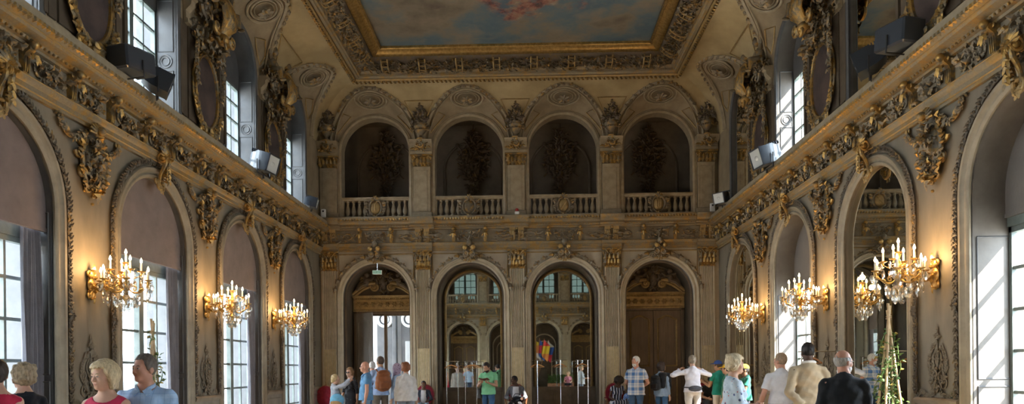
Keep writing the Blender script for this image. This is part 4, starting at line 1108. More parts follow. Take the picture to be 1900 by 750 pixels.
def _painting():
    m, nt, b = nodes('painted_sky_canvas'); v = coord(nt)
    n1 = noise(nt, v, .42, 6, .62)
    base = ramp(nt, n1, [(.36, (.06, .105, .15)), (.47, (.11, .15, .17)), (.55, (.20, .17, .125)), (.66, (.11, .085, .065))])
    n2 = noise(nt, v, 1.1, 5, .6)
    base = mixc(nt, ramp(nt, n2, [(.50, (0, 0, 0)), (.64, (.55, .55, .55))]), base, (.25, .21, .155))
    # a drift of rose, ochre and cream drapery floating over the middle
    mp = nt.nodes.new('ShaderNodeMapping'); mp.vector_type = 'POINT'; tc = nt.nodes.new('ShaderNodeTexCoord'); nt.links.new(tc.outputs['Object'], mp.inputs[0])
    mp.inputs['Location'].default_value = (-.25, -.45, 0); mp.inputs['Scale'].default_value = (.62, .75, 1)
    gr = nt.nodes.new('ShaderNodeTexGradient'); gr.gradient_type = 'SPHERICAL'
    dn = nt.nodes.new('ShaderNodeTexNoise'); dn.inputs['Scale'].default_value = 1.6; dn.inputs['Detail'].default_value = 4; nt.links.new(v, dn.inputs[0])
    ad = nt.nodes.new('ShaderNodeVectorMath'); ad.operation = 'ADD'; sb = nt.nodes.new('ShaderNodeVectorMath'); sb.operation = 'MULTIPLY_ADD'; sb.inputs[1].default_value = (.9, .9, 0); sb.inputs[2].default_value = (-.45, -.45, 0)
    nt.links.new(dn.outputs['Color'], sb.inputs[0]); nt.links.new(mp.outputs[0], ad.inputs[0]); nt.links.new(sb.outputs[0], ad.inputs[1]); nt.links.new(ad.outputs[0], gr.inputs[0])
    fig = noise(nt, v, 1.9, 7, .7)
    col = ramp(nt, fig, [(.36, (.05, .035, .03)), (.44, (.20, .065, .05)), (.50, (.30, .15, .105)), (.56, (.27, .20, .135)), (.64, (.36, .29, .21))])
    mask = ramp(nt, gr.outputs['Fac'], [(.18, (0, 0, 0)), (.34, (.9, .9, .9))])
    fm = ramp(nt, noise(nt, v, 1.2, 5, .6), [(.44, (0, 0, 0)), (.52, (1, 1, 1))])
    nt.links.new(mixc(nt, mixc(nt, 1.0, mask, fm, 'MULTIPLY'), base, col), b.inputs['Base Color'])
    b.inputs['Roughness'].default_value = .6; b.inputs['Specular IOR Level'].default_value = .25; bump(nt, b, noise(nt, v, 40, 3), .1, .003); return m
mb = MB(); X, Y0, Y1 = HALF - 2.40, REAR + 2.40, BACK - 2.40; yc = Y1 - 2.9
mb.add([(-X, Y0 - yc, 0), (X, Y0 - yc, 0), (X, Y1 - yc, 0), (-X, Y1 - yc, 0)], [(0, 1, 2, 3)])
o = obj('ceiling_painting', mb, _painting(), None, (0, yc, 10.33)); props(o, 'large painted sky with rose drapery set in the gilded ceiling frame', 'painting')

# ------------------------------------------------------------------ plaster cherubs sitting above the side piers
def m_cherub(sd):
    r_ = random.Random(sd); mb = MB()
    ball(mb, (0, .16, .34), (.13, .11, .18), 12, 9); ball(mb, (.02, .24, .62), (.095, .10, .11), 12, 9); ball(mb, (0, .17, .20), (.15, .13, .12), 12, 8)
    tube(mb, [(.07, .2, .2), (.14, .42, .16), (.15, .44, -.08)], [.085, .075, .045], 8); tube(mb, [(-.07, .2, .2), (-.2, .36, .18), (-.26, .34, -.06)], [.085, .075, .045], 8)
    tube(mb, [(.11, .18, .46), (.26, .22, .50), (.33, .26, .72)], [.06, .05, .035], 8); tube(mb, [(-.11, .18, .46), (-.24, .24, .34), (-.20, .36, .26)], [.06, .05, .035], 8)
    ball(mb, (.33, .27, .77), .04, 7, 5); ball(mb, (.15, .49, -.1), (.04, .08, .035), 7, 5); ball(mb, (-.26, .40, -.08), (.04, .08, .035), 7, 5)
    for k in range(14): ball(mb, (.02 + .09 * math.cos(k * 2.4), .22 + .06 * math.sin(k * 2.4), .66 + .05 * math.sin(k * 1.3)), .035, 6, 4)
    T = MB(); cluster(T, r_, .8, .3, .2, 26, .16); mb.merge(T, Matrix.Translation((0, .02, -.12))); return mb
CHE = m_cherub(3).mesh('cherub', M['stucco'])
for w in ('left', 'right'):
    for i, p in enumerate(PIERS):
        if p < 6: continue
        for q in (-1, 1):
            o = on_wall(obj('plaster_cherub', CHE), w, p + q * .46, .04, 8.62)
            if q * WALLS[w][2] < 0: o.scale = (-1, 1, 1)
            props(o, 'plaster cherub on the %s side of the %s %s pier crest from the balcony end' % ('far' if q > 0 else 'near', from_back(PIERS, i), w), 'sculpture')
# ------------------------------------------------------------------ crystal wall chandeliers
def m_sconce():
    pl = MB(); r_ = random.Random(5)
    box(pl, -.05, .05, 0, .025, -.20, .22, bev=.02); ball(pl, (0, .03, 0), (.085, .04, .10), 10, 7); ball(pl, (0, .03, .15), (.06, .035, .07), 9, 6); ball(pl, (0, .03, -.14), (.05, .03, .08), 9, 6)
    for s in (-1, 1):
        scroll(pl, s * .05, .17, .055, PI * (s > 0), 1.4 * s, .018, .03); scroll(pl, s * .05, -.15, .05, PI * (s > 0), -1.4 * s, .016, .03)
        for z in (-.1, 0, .1): leaf(pl, (s * .03, .03, z), (s, .3, .4), (0, 1, 0), .09, .06, .3)
    leaf(pl, (0, .03, .18), (0, .2, 1), (0, 1, 0), .13, .08, .3); leaf(pl, (0, .03, -.16), (0, .2, -1), (0, 1, 0), .12, .07, .3)
    ma = MB(); P = [(0, .03, .02), (0, .10, -.06), (0, .20, -.10), (0, .30, -.07), (0, .38, .0), (0, .46, .02), (0, .54, -.02)]
    from_ = np.array(P); t = np.linspace(0, 1, 7); tt = np.linspace(0, 1, 24); Q = np.stack([np.interp(tt, t, from_[:, k]) for k in range(3)], 1)
    for _ in range(2): Q[1:-1] = (Q[:-2] + Q[1:-1] * 2 + Q[2:]) / 4
    tube(ma, Q, [.024, .017, .014, .016], 8)
    tube(ma, np.stack([np.zeros(22), .24 + spiral(0, 0, .09, -PI / 2, 1.5, 22)[:, 0], .0 + spiral(0, 0, .09, -PI / 2, 1.5, 22)[:, 2]], 1), [.018, .01], 6)
    for k in range(6):
        q = Q[3 + k * 3]; leaf(ma, q, (r_.uniform(-.4, .4), .8, .6), (0, -.3, 1), .10, .06, .3)
    st = MB(); lathe(st, [(0, -.30), (.012, -.29), (.02, -.25), (.04, -.22), (.055, -.18), (.03, -.14), (.02, -.10), (.05, -.06), (.06, -.02), (.035, .02), (.018, .06), (.03, .10), (.045, .14), (.03, .18), (.014, .22), (.03, .27), (.04, .29), (0, .30)], (0, .54, 0), 12)
    for k in range(8): a = k * PI / 4; leaf(st, (.03 * math.cos(a), .54 + .03 * math.sin(a), -.02), (math.cos(a), math.sin(a), .9), (-math.cos(a), -math.sin(a), .6), .13, .06, -.2)
    arm = MB()                                                     # one branch, running out along +x from the stem
    A = np.array([(.02, 0, -.02), (.09, 0, -.09), (.18, 0, -.085), (.25, 0, -.02), (.30, 0, .0)]); tt = np.linspace(0, 1, 16); A = np.stack([np.interp(tt, np.linspace(0, 1, 5), A[:, k]) for k in range(3)], 1)
    for _ in range(2): A[1:-1] = (A[:-2] + 2 * A[1:-1] + A[2:]) / 4
    tube(arm, A, [.009, .0075, .0065], 6); tube(arm, np.stack([.11 + spiral(0, 0, .045, PI, -1.3, 16)[:, 0], np.zeros(16), -.03 + spiral(0, 0, .045, PI, -1.3, 16)[:, 2]], 1), [.008, .005], 5)
    leaf(arm, (.16, 0, -.08), (1, 0, .5), (0, 0, 1), .08, .05, .2); lathe(arm, [(0, 0), (.018, .0), (.022, .02), (.014, .04), (.02, .055), (0, .055)], (.30, 0, .0), 9)
    pan = MB(); lathe(pan, [(0, 0), (.025, .002), (.05, .012), (.056, .022), (.05, .02), (.02, .012), (0, .012)], k=14)
    can = MB(); lathe(can, [(0, 0), (.0135, 0), (.0135, .128), (.008, .133), (0, .133)], k=10)
    bul = MB(); lathe(bul, [(0, 0), (.010, .004), (.0175, .018), (.015, .036), (.008, .058), (.001, .075)], k=10)
    cr = MB(); lathe(cr, [(0, 0), (.017, -.016), (.03, -.05), (.02, -.09), (0, -.11)], k=6, sy=.5); lathe(cr, [(0, .03), (.009, .016), (0, .004)], k=6)
    cl = MB(); lathe(cl, [(0, 0), (.03, -.02), (.052, -.07), (.046, -.11), (.026, -.145), (0, -.165)], k=7, sy=.45); lathe(cl, [(0, .036), (.012, .02), (0, .004)], k=6)
    return pl, ma, st, arm, pan, can, bul, cr, cl
_s = [m.mesh(n, M[t], smooth=(0 if t == 'crystal' else 40)) for m, n, t in zip(m_sconce(), ('wall_plate', 'main_arm', 'stem', 'branch', 'drip_pan', 'candle', 'bulb', 'crystal_drop', 'crystal_pendant'), ('gold', 'gold', 'gold', 'gold', 'gold', 'candle', 'bulb', 'crystal', 'crystal'))]
def make_sconce():
    t = thing('wall_chandelier', 'x', 'chandelier')
    obj('wall_plate', _s[0], None, t); obj('main_arm', _s[1], None, t); obj('stem', _s[2], None, t)
    def light(x, y, z):
        obj('drip_pan', _s[4], None, t, (x, y, z)); c = obj('candle', _s[5], None, t, (x, y, z + .012)); obj('bulb', _s[6], None, c, (0, 0, .132))
    def branch(ang, z, k):
        o = obj('branch', _s[3], None, t, (0, .54, z), ang); o.scale = (k, k, k)
        x, y = .30 * k * math.cos(ang), .54 + .30 * k * math.sin(ang); light(x, y, z + .055 * k)
        for q in (-.7, .7): obj('crystal_drop', _s[7], None, t, (x + .05 * math.cos(ang + q), y + .05 * math.sin(ang + q), z + .03), ang + q)
        obj('crystal_pendant', _s[8], None, t, (x, y, z - .05), ang + PI / 2)
        obj('crystal_drop', _s[7], None, t, (x * .55, .54 + (y - .54) * .55, z - .10 * k), ang)
    for j in range(6): branch(PI / 6 + j * PI / 3, -.02, 1.08)
    for j in range(4): branch(PI / 4 + j * PI / 2, .15, .68)
    light(0, .54, .30); light(0, .17, .04)
    for j in range(9):
        a = j * 2 * PI / 9; obj('crystal_pendant', _s[8], None, t, (.13 * math.cos(a), .54 + .13 * math.sin(a), -.17), a)
    for j in range(5):
        a = j * 2 * PI / 5 + .3; obj('crystal_pendant', _s[8], None, t, (.055 * math.cos(a), .54 + .055 * math.sin(a), -.25), a)
    obj('crystal_pendant', _s[8], None, t, (0, .28, -.16)); obj('crystal_drop', _s[7], None, t, (0, .20, -.15))
    for (x, y, z, e) in ((0, .54, .42, LAMP), (.25, .60, .20, LAMP * .45), (-.25, .60, .20, LAMP * .45), (0, .20, .24, LAMP * .5)):
        L = bpy.data.lights.new('candle_light', 'POINT'); L.energy = e; L.color = (1.0, .55, .20); L.shadow_soft_size = .05
        lo = bpy.data.objects.new('candle_light', L); link(lo, t); lo.location = (x, y, z)
    return t
LAMP = 17.0
SC0 = make_sconce(); n = 0
for w in ('left', 'right'):
    for i, p in enumerate(PIERS):
        if p < 9: continue
        lb = 'lit crystal and gilt candle chandelier on the %s %s-wall pier from the balcony end' % (from_back(PIERS, i), w)
        if n == 0: on_wall(SC0, w, p, 0, 2.82); SC0['label'] = lb
        else: dup_wall(SC0, w, p, 0, 2.82, lb)
        n += 1

# ------------------------------------------------------------------ lamps and loudspeakers on the cornice
def m_flood(sz):
    a = MB(); w_, h, d = .20 * sz, .17 * sz, .22 * sz
    V = []
    for y, k in ((-d, .62), (-d * .2, 1), (d, 1)):
        V += [(-w_ * k, y, -h * k), (w_ * k, y, -h * k), (w_ * k, y, h * k), (-w_ * k, y, h * k)]
    a.add(V, grid_faces(3, 4, wrap_b=True)); a.add(V[:4], [(0, 1, 2, 3)]); 
    for k in range(5): box(a, -w_ * .9, w_ * .9, -d * .9 + k * d * .2, -d * .84 + k * d * .2, h * .8, h * 1.12)
    box(a, -w_ * 1.04, w_ * 1.04, d * .92, d * 1.04, h * .9, h * 1.04); box(a, -w_ * 1.04, w_ * 1.04, d * .92, d * 1.04, -h * 1.04, -h * .9)
    for s in (-1, 1): box(a, *sorted((s * w_ * 1.04, s * w_ * .9)), d * .92, d * 1.04, -h, h)
    l = MB(); l.add([(-w_ * .9, d * .96, -h * .9), (w_ * .9, d * .96, -h * .9), (w_ * .9, d * .96, h * .9), (-w_ * .9, d * .96, h * .9)], [(0, 1, 2, 3)]); ball(l, (0, d * .93, 0), (w_ * .35, d * .1, h * .28), 10, 6)
    y = MB(); P = [(-w_ * 1.15, 0, 0), (-w_ * 1.15, 0, -h * 1.5), (w_ * 1.15, 0, -h * 1.5), (w_ * 1.15, 0, 0)]; tube(y, P, .014, 5); tube(y, [(0, 0, -h * 1.5), (0, 0, -h * 1.9)], .02, 6)
    return a, l, y
M['lens'] = plain('floodlight_glass', (.55, .60, .62), .15)
_fl = [m.mesh(n, M[t], 30) for m, n, t in zip(m_flood(1.0), ('housing', 'lens', 'yoke'), ('speaker', 'lens', 'black'))]
def floodlight(label, loc, rz, pitch, k=1.0):
    t = thing('floodlight', label, 'floodlight', loc); h = obj('housing', _fl[0], None, t); l = obj('lens', _fl[1], None, h); y = obj('yoke', _fl[2], None, t, rz=rz)
    h.rotation_euler = (pitch, 0, rz); t.scale = (k, k, k); return t
def loudspeaker(label, loc, rz, pitch, k=1.0):
    t = thing('loudspeaker', label, 'loudspeaker', loc); t.rotation_euler = (pitch, 0, rz); t.scale = (k, k, k)
    a = MB(); box(a, -.22, .22, -.34, .34, -.20, .20, bev=.03); obj('cabinet', a, M['speaker'], t)
    g = MB(); box(g, -.19, .19, .335, .352, -.17, .17, bev=.01)
    for q in range(6): box(g, -.18, .18, .352, .358, -.15 + q * .05, -.135 + q * .05)
    obj('grille', g, M['speaker'], t); b = MB(); tube(b, [(-.24, 0, .0), (-.24, 0, -.28), (.24, 0, -.28), (.24, 0, 0)], .016, 5); obj('bracket', b, M['black'], t)
    p = MB(); tube(p, [(-.05, -.1, .20), (-.05, -.1, .225), (.06, -.02, .225), (.06, -.02, .20)], .01, 5); obj('handle', p, M['steel'], t); return t
loudspeaker('large dark loudspeaker lying on the left cornice beside a floodlight', (-5.62, 10.62, 6.22), math.radians(-14), .10, .86)
floodlight('square floodlight just beyond the large loudspeaker on the left cornice', (-5.56, 11.24, 6.18), math.radians(-60), -.35, .92)
floodlight('dark floodlight midway along the left cornice, below the third upper window', (-5.60, 15.9, 6.24), math.radians(-100), -.3, 1.15)
floodlight('small floodlight at the far end of the left cornice beside the gallery', (-5.66, 19.6, 6.20), math.radians(-80), -.25, .8)
loudspeaker('large dark loudspeaker lying on the right cornice above the lower mirror', (5.62, 10.35, 6.24), math.radians(14), .10, .86)
floodlight('square floodlight just beyond the large loudspeaker on the right cornice', (5.58, 11.15, 6.24), math.radians(60), -.35, .95)
floodlight('dark floodlight midway along the right cornice, below the upper window', (5.60, 16.0, 6.22), math.radians(100), -.3, 1.2)
floodlight('small pale-fronted floodlight at the far end of the right cornice', (5.64, 19.8, 6.20), math.radians(130), -.25, .85)
def detector(label, loc):
    t = thing('wall_sensor', label, 'sensor', loc, PI); a = MB(); box(a, -.075, .075, 0, .07, 0, .26, bev=.02); obj('case', a, M['white'], t)
    b = MB(); ball(b, (0, .07, .19), (.028, .015, .028), 12, 6); obj('eye', b, M['black'], t)
detector('white box with a dark eye at the left end of the gallery ledge', (-5.86, BACK - .22, 6.17)); detector('white box with a dark eye at the right end of the gallery ledge', (5.80, BACK - .22, 6.17))
t = thing('alarm_beacon', 'small red and white beacon on the gallery ledge at the middle pilaster', 'beacon', (-.02, BACK - .36, 6.15)); a = MB(); box(a, -.07, .07, -.05, .05, 0, .10, bev=.02); obj('base', a, M['white'], t); a = MB(); lathe(a, [(.055, .10), (.055, .16), (.03, .19), (0, .20)], k=12); obj('red_lens', a, M['red_plastic'], t)

# ------------------------------------------------------------------ exit sign
M['sign'] = emit('lit_sign_face', (.55, .80, .60), .32); M['sign_text'] = plain('sign_green', (.02, .20, .08), .5)
t = thing('exit_sign', 'small pale green exit sign hanging in the leftmost lower arch', 'sign', (x_at(702, BACK - .02), BACK - .02, 4.53), PI)
a = MB(); box(a, -.145, .145, 0, .05, -.065, .065, bev=.008); obj('case', a, M['white'], t)
a = MB(); box(a, -.135, .135, .045, .054, -.055, .055); obj('face', a, M['sign'], t)
def letter_text(body, size, mat, parent, loc, rot):
    c = bpy.data.curves.new('lettering', 'FONT'); c.body = body; c.size = size; c.align_x = 'CENTER'; c.align_y = 'CENTER'; c.extrude = .001
    tmp = bpy.data.objects.new('lettering', c); COL.objects.link(tmp); dg = bpy.context.evaluated_depsgraph_get(); me = bpy.data.meshes.new_from_object(tmp.evaluated_get(dg)); COL.objects.unlink(tmp); bpy.data.objects.remove(tmp)
    me.materials.clear(); me.materials.append(mat); o = bpy.data.objects.new('lettering', me); o.location = loc; o.rotation_euler = rot; return link(o, parent)
letter_text('SORTIE', .075, M['sign_text'], t, (0, .056, 0), (PI / 2, 0, PI))
a = MB(); tube(a, [(0, .025, .065), (0, .025, .30)], .006, 5); obj('hanger_rod', a, M['steel'], t)

# ------------------------------------------------------------------ coat stands in front of the mirrors
def m_hanger():
    a = MB(); tube(a, [(-.21, 0, -.085), (-.10, 0, -.03), (0, 0, .0), (.10, 0, -.03), (.21, 0, -.085)], [.012, .017, .018, .017, .012], 7, flat=.6); tube(a, [(-.19, 0, -.088), (.19, 0, -.088)], .008, 6)
    h = MB(); tube(h, [(0, 0, 0), (0, 0, .05)] + [(.025 * math.cos(q), 0, .075 + .025 * math.sin(q)) for q in np.linspace(-PI / 2, PI * .9, 9)], .003, 5); return a, h
_hg = m_hanger(); HGM = (_hg[0].mesh('coat_hanger', M['hanger']), _hg[1].mesh('hook', M['steel']))
def coat_rack(x, y, label, wide, hg, lb):
    t = thing('coat_rack', label, 'coat rack', (x, y, 0)); a = MB()
    for s in ((-1, 1) if wide > .2 else (0,)):
        tube(a, [(s * wide / 2, 0, .03), (s * wide / 2, 0, 1.80)], .011, 8)
    obj('post', a, M['steel'], t)
    a = MB(); w_ = max(wide, .26); tube(a, [(-w_ / 2 - .06, 0, 1.80), (w_ / 2 + .06, 0, 1.80)], .010, 8); obj('rail', a, M['steel'], t)
    a = MB()
    for s in (-1, 1): tube(a, [(s * max(wide, .0) / 2, -.26, .03), (s * max(wide, .0) / 2, .26, .03)], .014, 7)
    tube(a, [(-w_ / 2, 0, .03), (w_ / 2, 0, .03)], .014, 7); obj('foot', a, M['steel'], t)
    for k, (dx, an) in enumerate(hg):
        h = thing('coat_hanger', lb[k], 'hanger', (x + dx, y, 1.685), an); obj('shoulder', HGM[0], None, h); obj('hook', HGM[1], None, h)
yR = BACK - .35
xs = [x_at(u, yR) for u in (833, 862, 997, 1040, 1080)]
coat_rack(xs[0] + .1, yR, 'chrome clothes rail furthest left before the left mirror', .34, [(-.03, .25)], ['wooden hanger on the leftmost clothes rail'])
coat_rack(xs[1] + .18, yR + .1, 'chrome clothes rail behind the man in the pale green shirt', .34, [(.0, .3), (.09, -.2)], ['left wooden hanger on the rail behind the green shirt', 'right wooden hanger on the rail behind the green shirt'])
coat_rack(xs[2], yR, 'single-post chrome coat stand at the left of the right mirror', 0, [(0, 0)], ['wooden hanger on the leftmost coat stand of the right mirror'])
coat_rack(xs[3], yR, 'single-post chrome coat stand at the middle of the right mirror', 0, [(0, .5)], ['wooden hanger on the middle coat stand of the right mirror'])
coat_rack(xs[4] + .03, yR + .05, 'double-post chrome coat rail at the right of the right mirror', .30, [(-.02, .3)], ['wooden hanger on the right-hand coat rail of the right mirror'])
coat_rack(5.35, 12.6, 'low chrome rail standing before the tall mirror on the right wall', .62, [(-.1, .5)], ['wooden hanger on the rail by the right wall mirror']); 

# ------------------------------------------------------------------ red armchairs along the end wall
def m_chair():
    fr = MB(); st = MB(); bk = MB()
    box(st, -.27, .27, -.24, .26, .38, .48, bev=.05); ball(st, (0, .0, .47), (.25, .23, .05), 14, 6)
    P = ellipse_path(0, .80, .27, .30, 30, y=0); bm_ = np.array([(x, -.24 - .10 * (z - .5), z) for x, _, z in P])
    tube(fr, bm_, .024, 7); tube(fr, [(0, -.30, 1.10), (0, -.31, 1.16)], [.05, .01], 6)
    V = np.concatenate([bm_[:-1] + (0, .03, 0), [(0, -.20, .8)]]); bk.add(V, np.array([(i, (i + 1) % 29, 29) for i in range(29)])); V = np.concatenate([bm_[:-1] - (0, .03, 0), [(0, -.31, .8)]]); bk.add(V, np.array([(i, (i + 1) % 29, 29) for i in range(29)]))
    for s in (-1, 1):
        tube(fr, [(s * .26, -.24, .62), (s * .31, -.05, .67), (s * .31, .12, .66), (s * .29, .16, .56), (s * .27, .12, .44)], [.02, .024, .02], 7)
        tube(fr, [(s * .24, -.25, .52), (s * .24, -.23, .40)], .025, 6)
    tube(fr, [(-.27, .25, .40), (.27, .25, .40)], .028, 6); tube(fr, [(-.27, -.22, .40), (.27, -.22, .40)], .028, 6)
    lg = MB(); tube(lg, [(0, 0, .42), (.0, .02, .3), (0, .005, .12), (0, .02, 0)], [.035, .028, .018, .022], 7)
    ar = MB(); box(ar, -.03, .03, -.13, .10, .665, .705, bev=.015)
    return fr, st, bk, lg, ar
_ch = [m.mesh(n, M[t]) for m, n, t in zip(m_chair(), ('frame', 'seat', 'backrest', 'leg', 'arm_pad'), ('wood', 'velvet', 'velvet', 'wood', 'velvet'))]
def make_chair():
    t = thing('armchair', 'x', 'chair')
    for k in range(3): obj(('frame', 'seat', 'backrest')[k], _ch[k], None, t)
    for x in (-.24, .24):
        for y in (-.2, .22): obj('leg', _ch[3], None, t, (x, y, 0), 0 if y > 0 else PI)
        obj('arm_pad', _ch[4], None, t, (x * 1.29, 0, 0))
    return t
CHAIRS = {}
_c0 = make_chair(); k = 0
for key, u, Y, rz, lb in (('left', 597, 20.9, PI * .97, 'empty red velvet armchair behind the girl taking a photo'), ('boy', 786, 21.2, PI, 'red velvet armchair under the seated child in a dark jacket'), ('bag', 957, 21.0, PI, 'red velvet armchair under the seated person with a black bag'),
                          ('afro', 1143, 20.9, PI * 1.03, 'red velvet armchair under the seated woman in a striped dress'), ('right', 1312, 20.9, PI, 'red velvet armchair in the right corner beside the boy in green')):
    c = _c0 if k == 0 else dup(_c0); c.location = (x_at(u, Y), Y, 0); c.rotation_euler = (0, 0, rz); c['label'] = lb; CHAIRS[key] = (x_at(u, Y), Y, rz); k += 1

# ------------------------------------------------------------------ climbing plants on bamboo pyramids
def plant(x, y, h, r, label, seed, dense):
    r_ = random.Random(seed); t = thing('climbing_plant', label, 'plant', (x, y, 0))
    a = MB(); box(a, -r * .95, r * .95, -r * .95, r * .95, 0, .42, bev=.02)
    for z in (.08, .2, .32): box(a, -r, r, -r, r, z, z + .05, bev=.01)
    obj('planter', a, M['terracotta'], t); a = MB(); box(a, -r * .9, r * .9, -r * .9, r * .9, .40, .43); obj('soil', a, M['recess'], t)
    canes = []
    for k in range(4):
        an = PI / 4 + k * PI / 2; b = np.array((math.cos(an) * r * 1.1, math.sin(an) * r * 1.1, .35)); e = np.array((-math.cos(an) * .02, -math.sin(an) * .02, h - .03 * k)); canes.append((b, e))
        a = MB(); tube(a, [b, b * .5 + e * .5, e], .017, 7)
        for q in np.linspace(.05, .95, 9): p = b + (e - b) * q; d = unit(e - b); tube(a, [p - d * .006, p + d * .006], .021, 7)
        obj('cane', a, M['bamboo'], t)
    a = MB(); tube(a, [(.035 * math.cos(q), .035 * math.sin(q), h - .22 + .004 * q) for q in np.linspace(0, 12, 40)], .006, 4); obj('tie', a, M['bamboo'], t)
    vs = MB(); lv = MB(); ly = MB()
    for k in range(dense):
        b, e = canes[k % 4]; turns = r_.uniform(1, 2.4); top = r_.uniform(.62, .97); P = []; ph = r_.uniform(0, 6)
        for q in np.linspace(0, top, 26):
            p = b + (e - b) * q; rr = .05 + .05 * (1 - q); P.append((p[0] + rr * math.cos(ph + q * turns * 8), p[1] + rr * math.sin(ph + q * turns * 8), p[2]))
        tube(vs, P, [.006, .003], 4)
        for j in range(int(74 * top)):
            q = r_.random() ** 2.0; p = np.array(P[min(25, int(q * 26))]); d = np.array((r_.uniform(-1, 1), r_.uniform(-1, 1), r_.uniform(-.7, .5)))
            p = p + d * r_.uniform(.02, .11) * (1.15 - q); (leaf(lv, p, d, (r_.uniform(-.5, .5), r_.uniform(-.5, .5), 1), r_.uniform(.045, .08), r_.uniform(.032, .052), .15) if r_.random() < .9 else leaf(ly, p, d, (0, 0, 1), .08, .06, .15))
    obj('vine_stem', vs, M['leaf'], t); obj('foliage', lv, M['leaf'], t)['kind'] = 'stuff'; obj('yellow_leaves', ly, M['leaf_yellow'], t)['kind'] = 'stuff'
plant(x_at(1650, 10.0), 10.0, 2.40, .21, 'tall bamboo pyramid with a climbing plant before the right wall mirror', 4, 12)
plant(x_at(284, 10.25), 10.25, 2.33, .15, 'slim bamboo pyramid with a climbing plant before a left window', 6, 9)

# ------------------------------------------------------------------ flags and planter reflected in the end mirror (behind the camera)
FLX, FLY = 0.7, REAR + .9
t = thing('flag_stand', 'stand of bright national flags reflected in the right end mirror', 'flags', (FLX, FLY, 0)); a = MB(); lathe(a, [(0, 0), (.22, 0), (.22, .06), (.05, .1), (.05, .5), (0, .5)], k=14); obj('base', a, M['steel'], t)
fc = [(.60, .45, .03), (.03, .09, .35), (.55, .04, .05), (.65, .65, .62), (.03, .12, .42), (.60, .22, .05), (.5, .03, .06)]
for k in range(7):
    an = -.5 + k * .17; tip = np.array((math.sin(an) * 1.9, .1 * (k % 3), .5 + 3.2 * math.cos(an * .6))); a = MB(); tube(a, [(0, 0, .4), tip], .016, 6); p = obj('pole', a, M['hanger'], t)
    n = 12; V = []
    for i, q in enumerate(np.linspace(0, 1, n)):
        for j, s in enumerate(np.linspace(0, 1, 6)):
            bse = tip * (1 - .30 * s) ; V.append((bse[0] + (.15 + .25 * q) * q * (1 if an >= 0 else .6), bse[1] + .07 * math.sin(q * 9 + k) + .05 * s, bse[2] - .55 * q - .05 * math.sin(q * 6)))
    a = MB(); a.add(V, grid_faces(n, 6), 0); a.add(np.array(V) + (0, .006, 0), grid_faces(n, 6), 0)
    mf, ntf, bf = nodes('flag_cloth'); c1, c2, c3 = fc[k], fc[(k + 2) % 7], fc[(k + 4) % 7]; tc = ntf.nodes.new('ShaderNodeTexCoord'); sp = ntf.nodes.new('ShaderNodeSeparateXYZ'); ntf.links.new(tc.outputs['Generated'], sp.inputs[0])
    r = ramp(ntf, sp.outputs['XYZ'.index('Z')], [(0, c1), (.34, c2), (.67, c3)]); r.node.color_ramp.interpolation = 'CONSTANT'; ntf.links.new(r, bf.inputs['Base Color']); bf.inputs['Roughness'].default_value = .8
    obj('flag', a, mf, p)
t = thing('planter_bench', 'low wooden planter of greenery reflected in the right end mirror', 'planter', (FLX + 1.75, FLY + .1, 0)); a = MB(); box(a, -.9, .9, -.3, .3, 0, .55, bev=.03); obj('box', a, M['terracotta'], t)
a = MB(); r_ = random.Random(8)
for k in range(420): leaf(a, (r_.uniform(-.85, .85), r_.uniform(-.28, .28), r_.uniform(.5, 1.05)), (r_.uniform(-1, 1), r_.uniform(-1, 1), r_.uniform(.1, 1)), (0, 0, 1), .2, .08, .2)
obj('foliage', a, M['leaf'], t)['kind'] = 'stuff'
# ------------------------------------------------------------------ people: smooth implicit bodies meshed with surface nets
class SDF:
    def __init__(self): self.p = []
    def cone(self, a, b, ra, rb, k=.03, flat=False, sub=False, sy=1.0):
        self.p.append(('c', np.array(a, float), np.array(b, float), ra, rb, k, flat, sub, sy)); return self
    def ell(self, c, r, R=None, k=.03, sub=False):
        self.p.append(('e', np.array(c, float), np.array(r, float), np.eye(3) if R is None else np.array(R), k, False, sub)); return self
    def bounds(self):
        lo = np.full(3, 9e9); hi = -lo
        for q in self.p:
            if q[-1] is True or (q[0] == 'e' and q[6]) or (q[0] == 'c' and q[7]): continue
            if q[0] == 'c': m = max(q[3], q[4]); pts = np.array([q[1] - m, q[1] + m, q[2] - m, q[2] + m])
            else: m = max(q[2]); pts = np.array([q[1] - m, q[1] + m])
            lo = np.minimum(lo, pts.min(0)); hi = np.maximum(hi, pts.max(0))
        return lo, hi
    def __call__(self, P):
        d = np.full(len(P), 9.0)
        for q in self.p:
            if q[0] == 'c':
                _, a, b, ra, rb, k, flat, sub, sy = q; ba = b - a; pa = P - a; L2 = ba.dot(ba) + 1e-12
                h = np.clip(pa @ ba / L2, 0, 1); v = pa - h[:, None] * ba
                if sy != 1.0: v = v / np.array((1, sy, 1))
                e = (np.sqrt((v * v).sum(1)) - (ra + (rb - ra) * h)) * min(1.0, sy)
                if flat: e = np.maximum(e, (P - b) @ ba / math.sqrt(L2))
            else:
                _, c, r, R, k, _f, sub = q; v = (P - c) @ R
                k0 = np.sqrt(((v / r) ** 2).sum(1)); k1 = np.sqrt(((v / (r * r)) ** 2).sum(1)) + 1e-9; e = k0 * (k0 - 1) / k1
                e = np.where(k0 < .05, -r.min(), e)
            if sub:
                t = np.clip(.5 - .5 * (d + e) / k, 0, 1); d = d * (1 - t) - e * t + k * t * (1 - t)
            else:
                t = np.clip(.5 + .5 * (e - d) / k, 0, 1); d = e * (1 - t) + d * t - k * t * (1 - t)
        return d
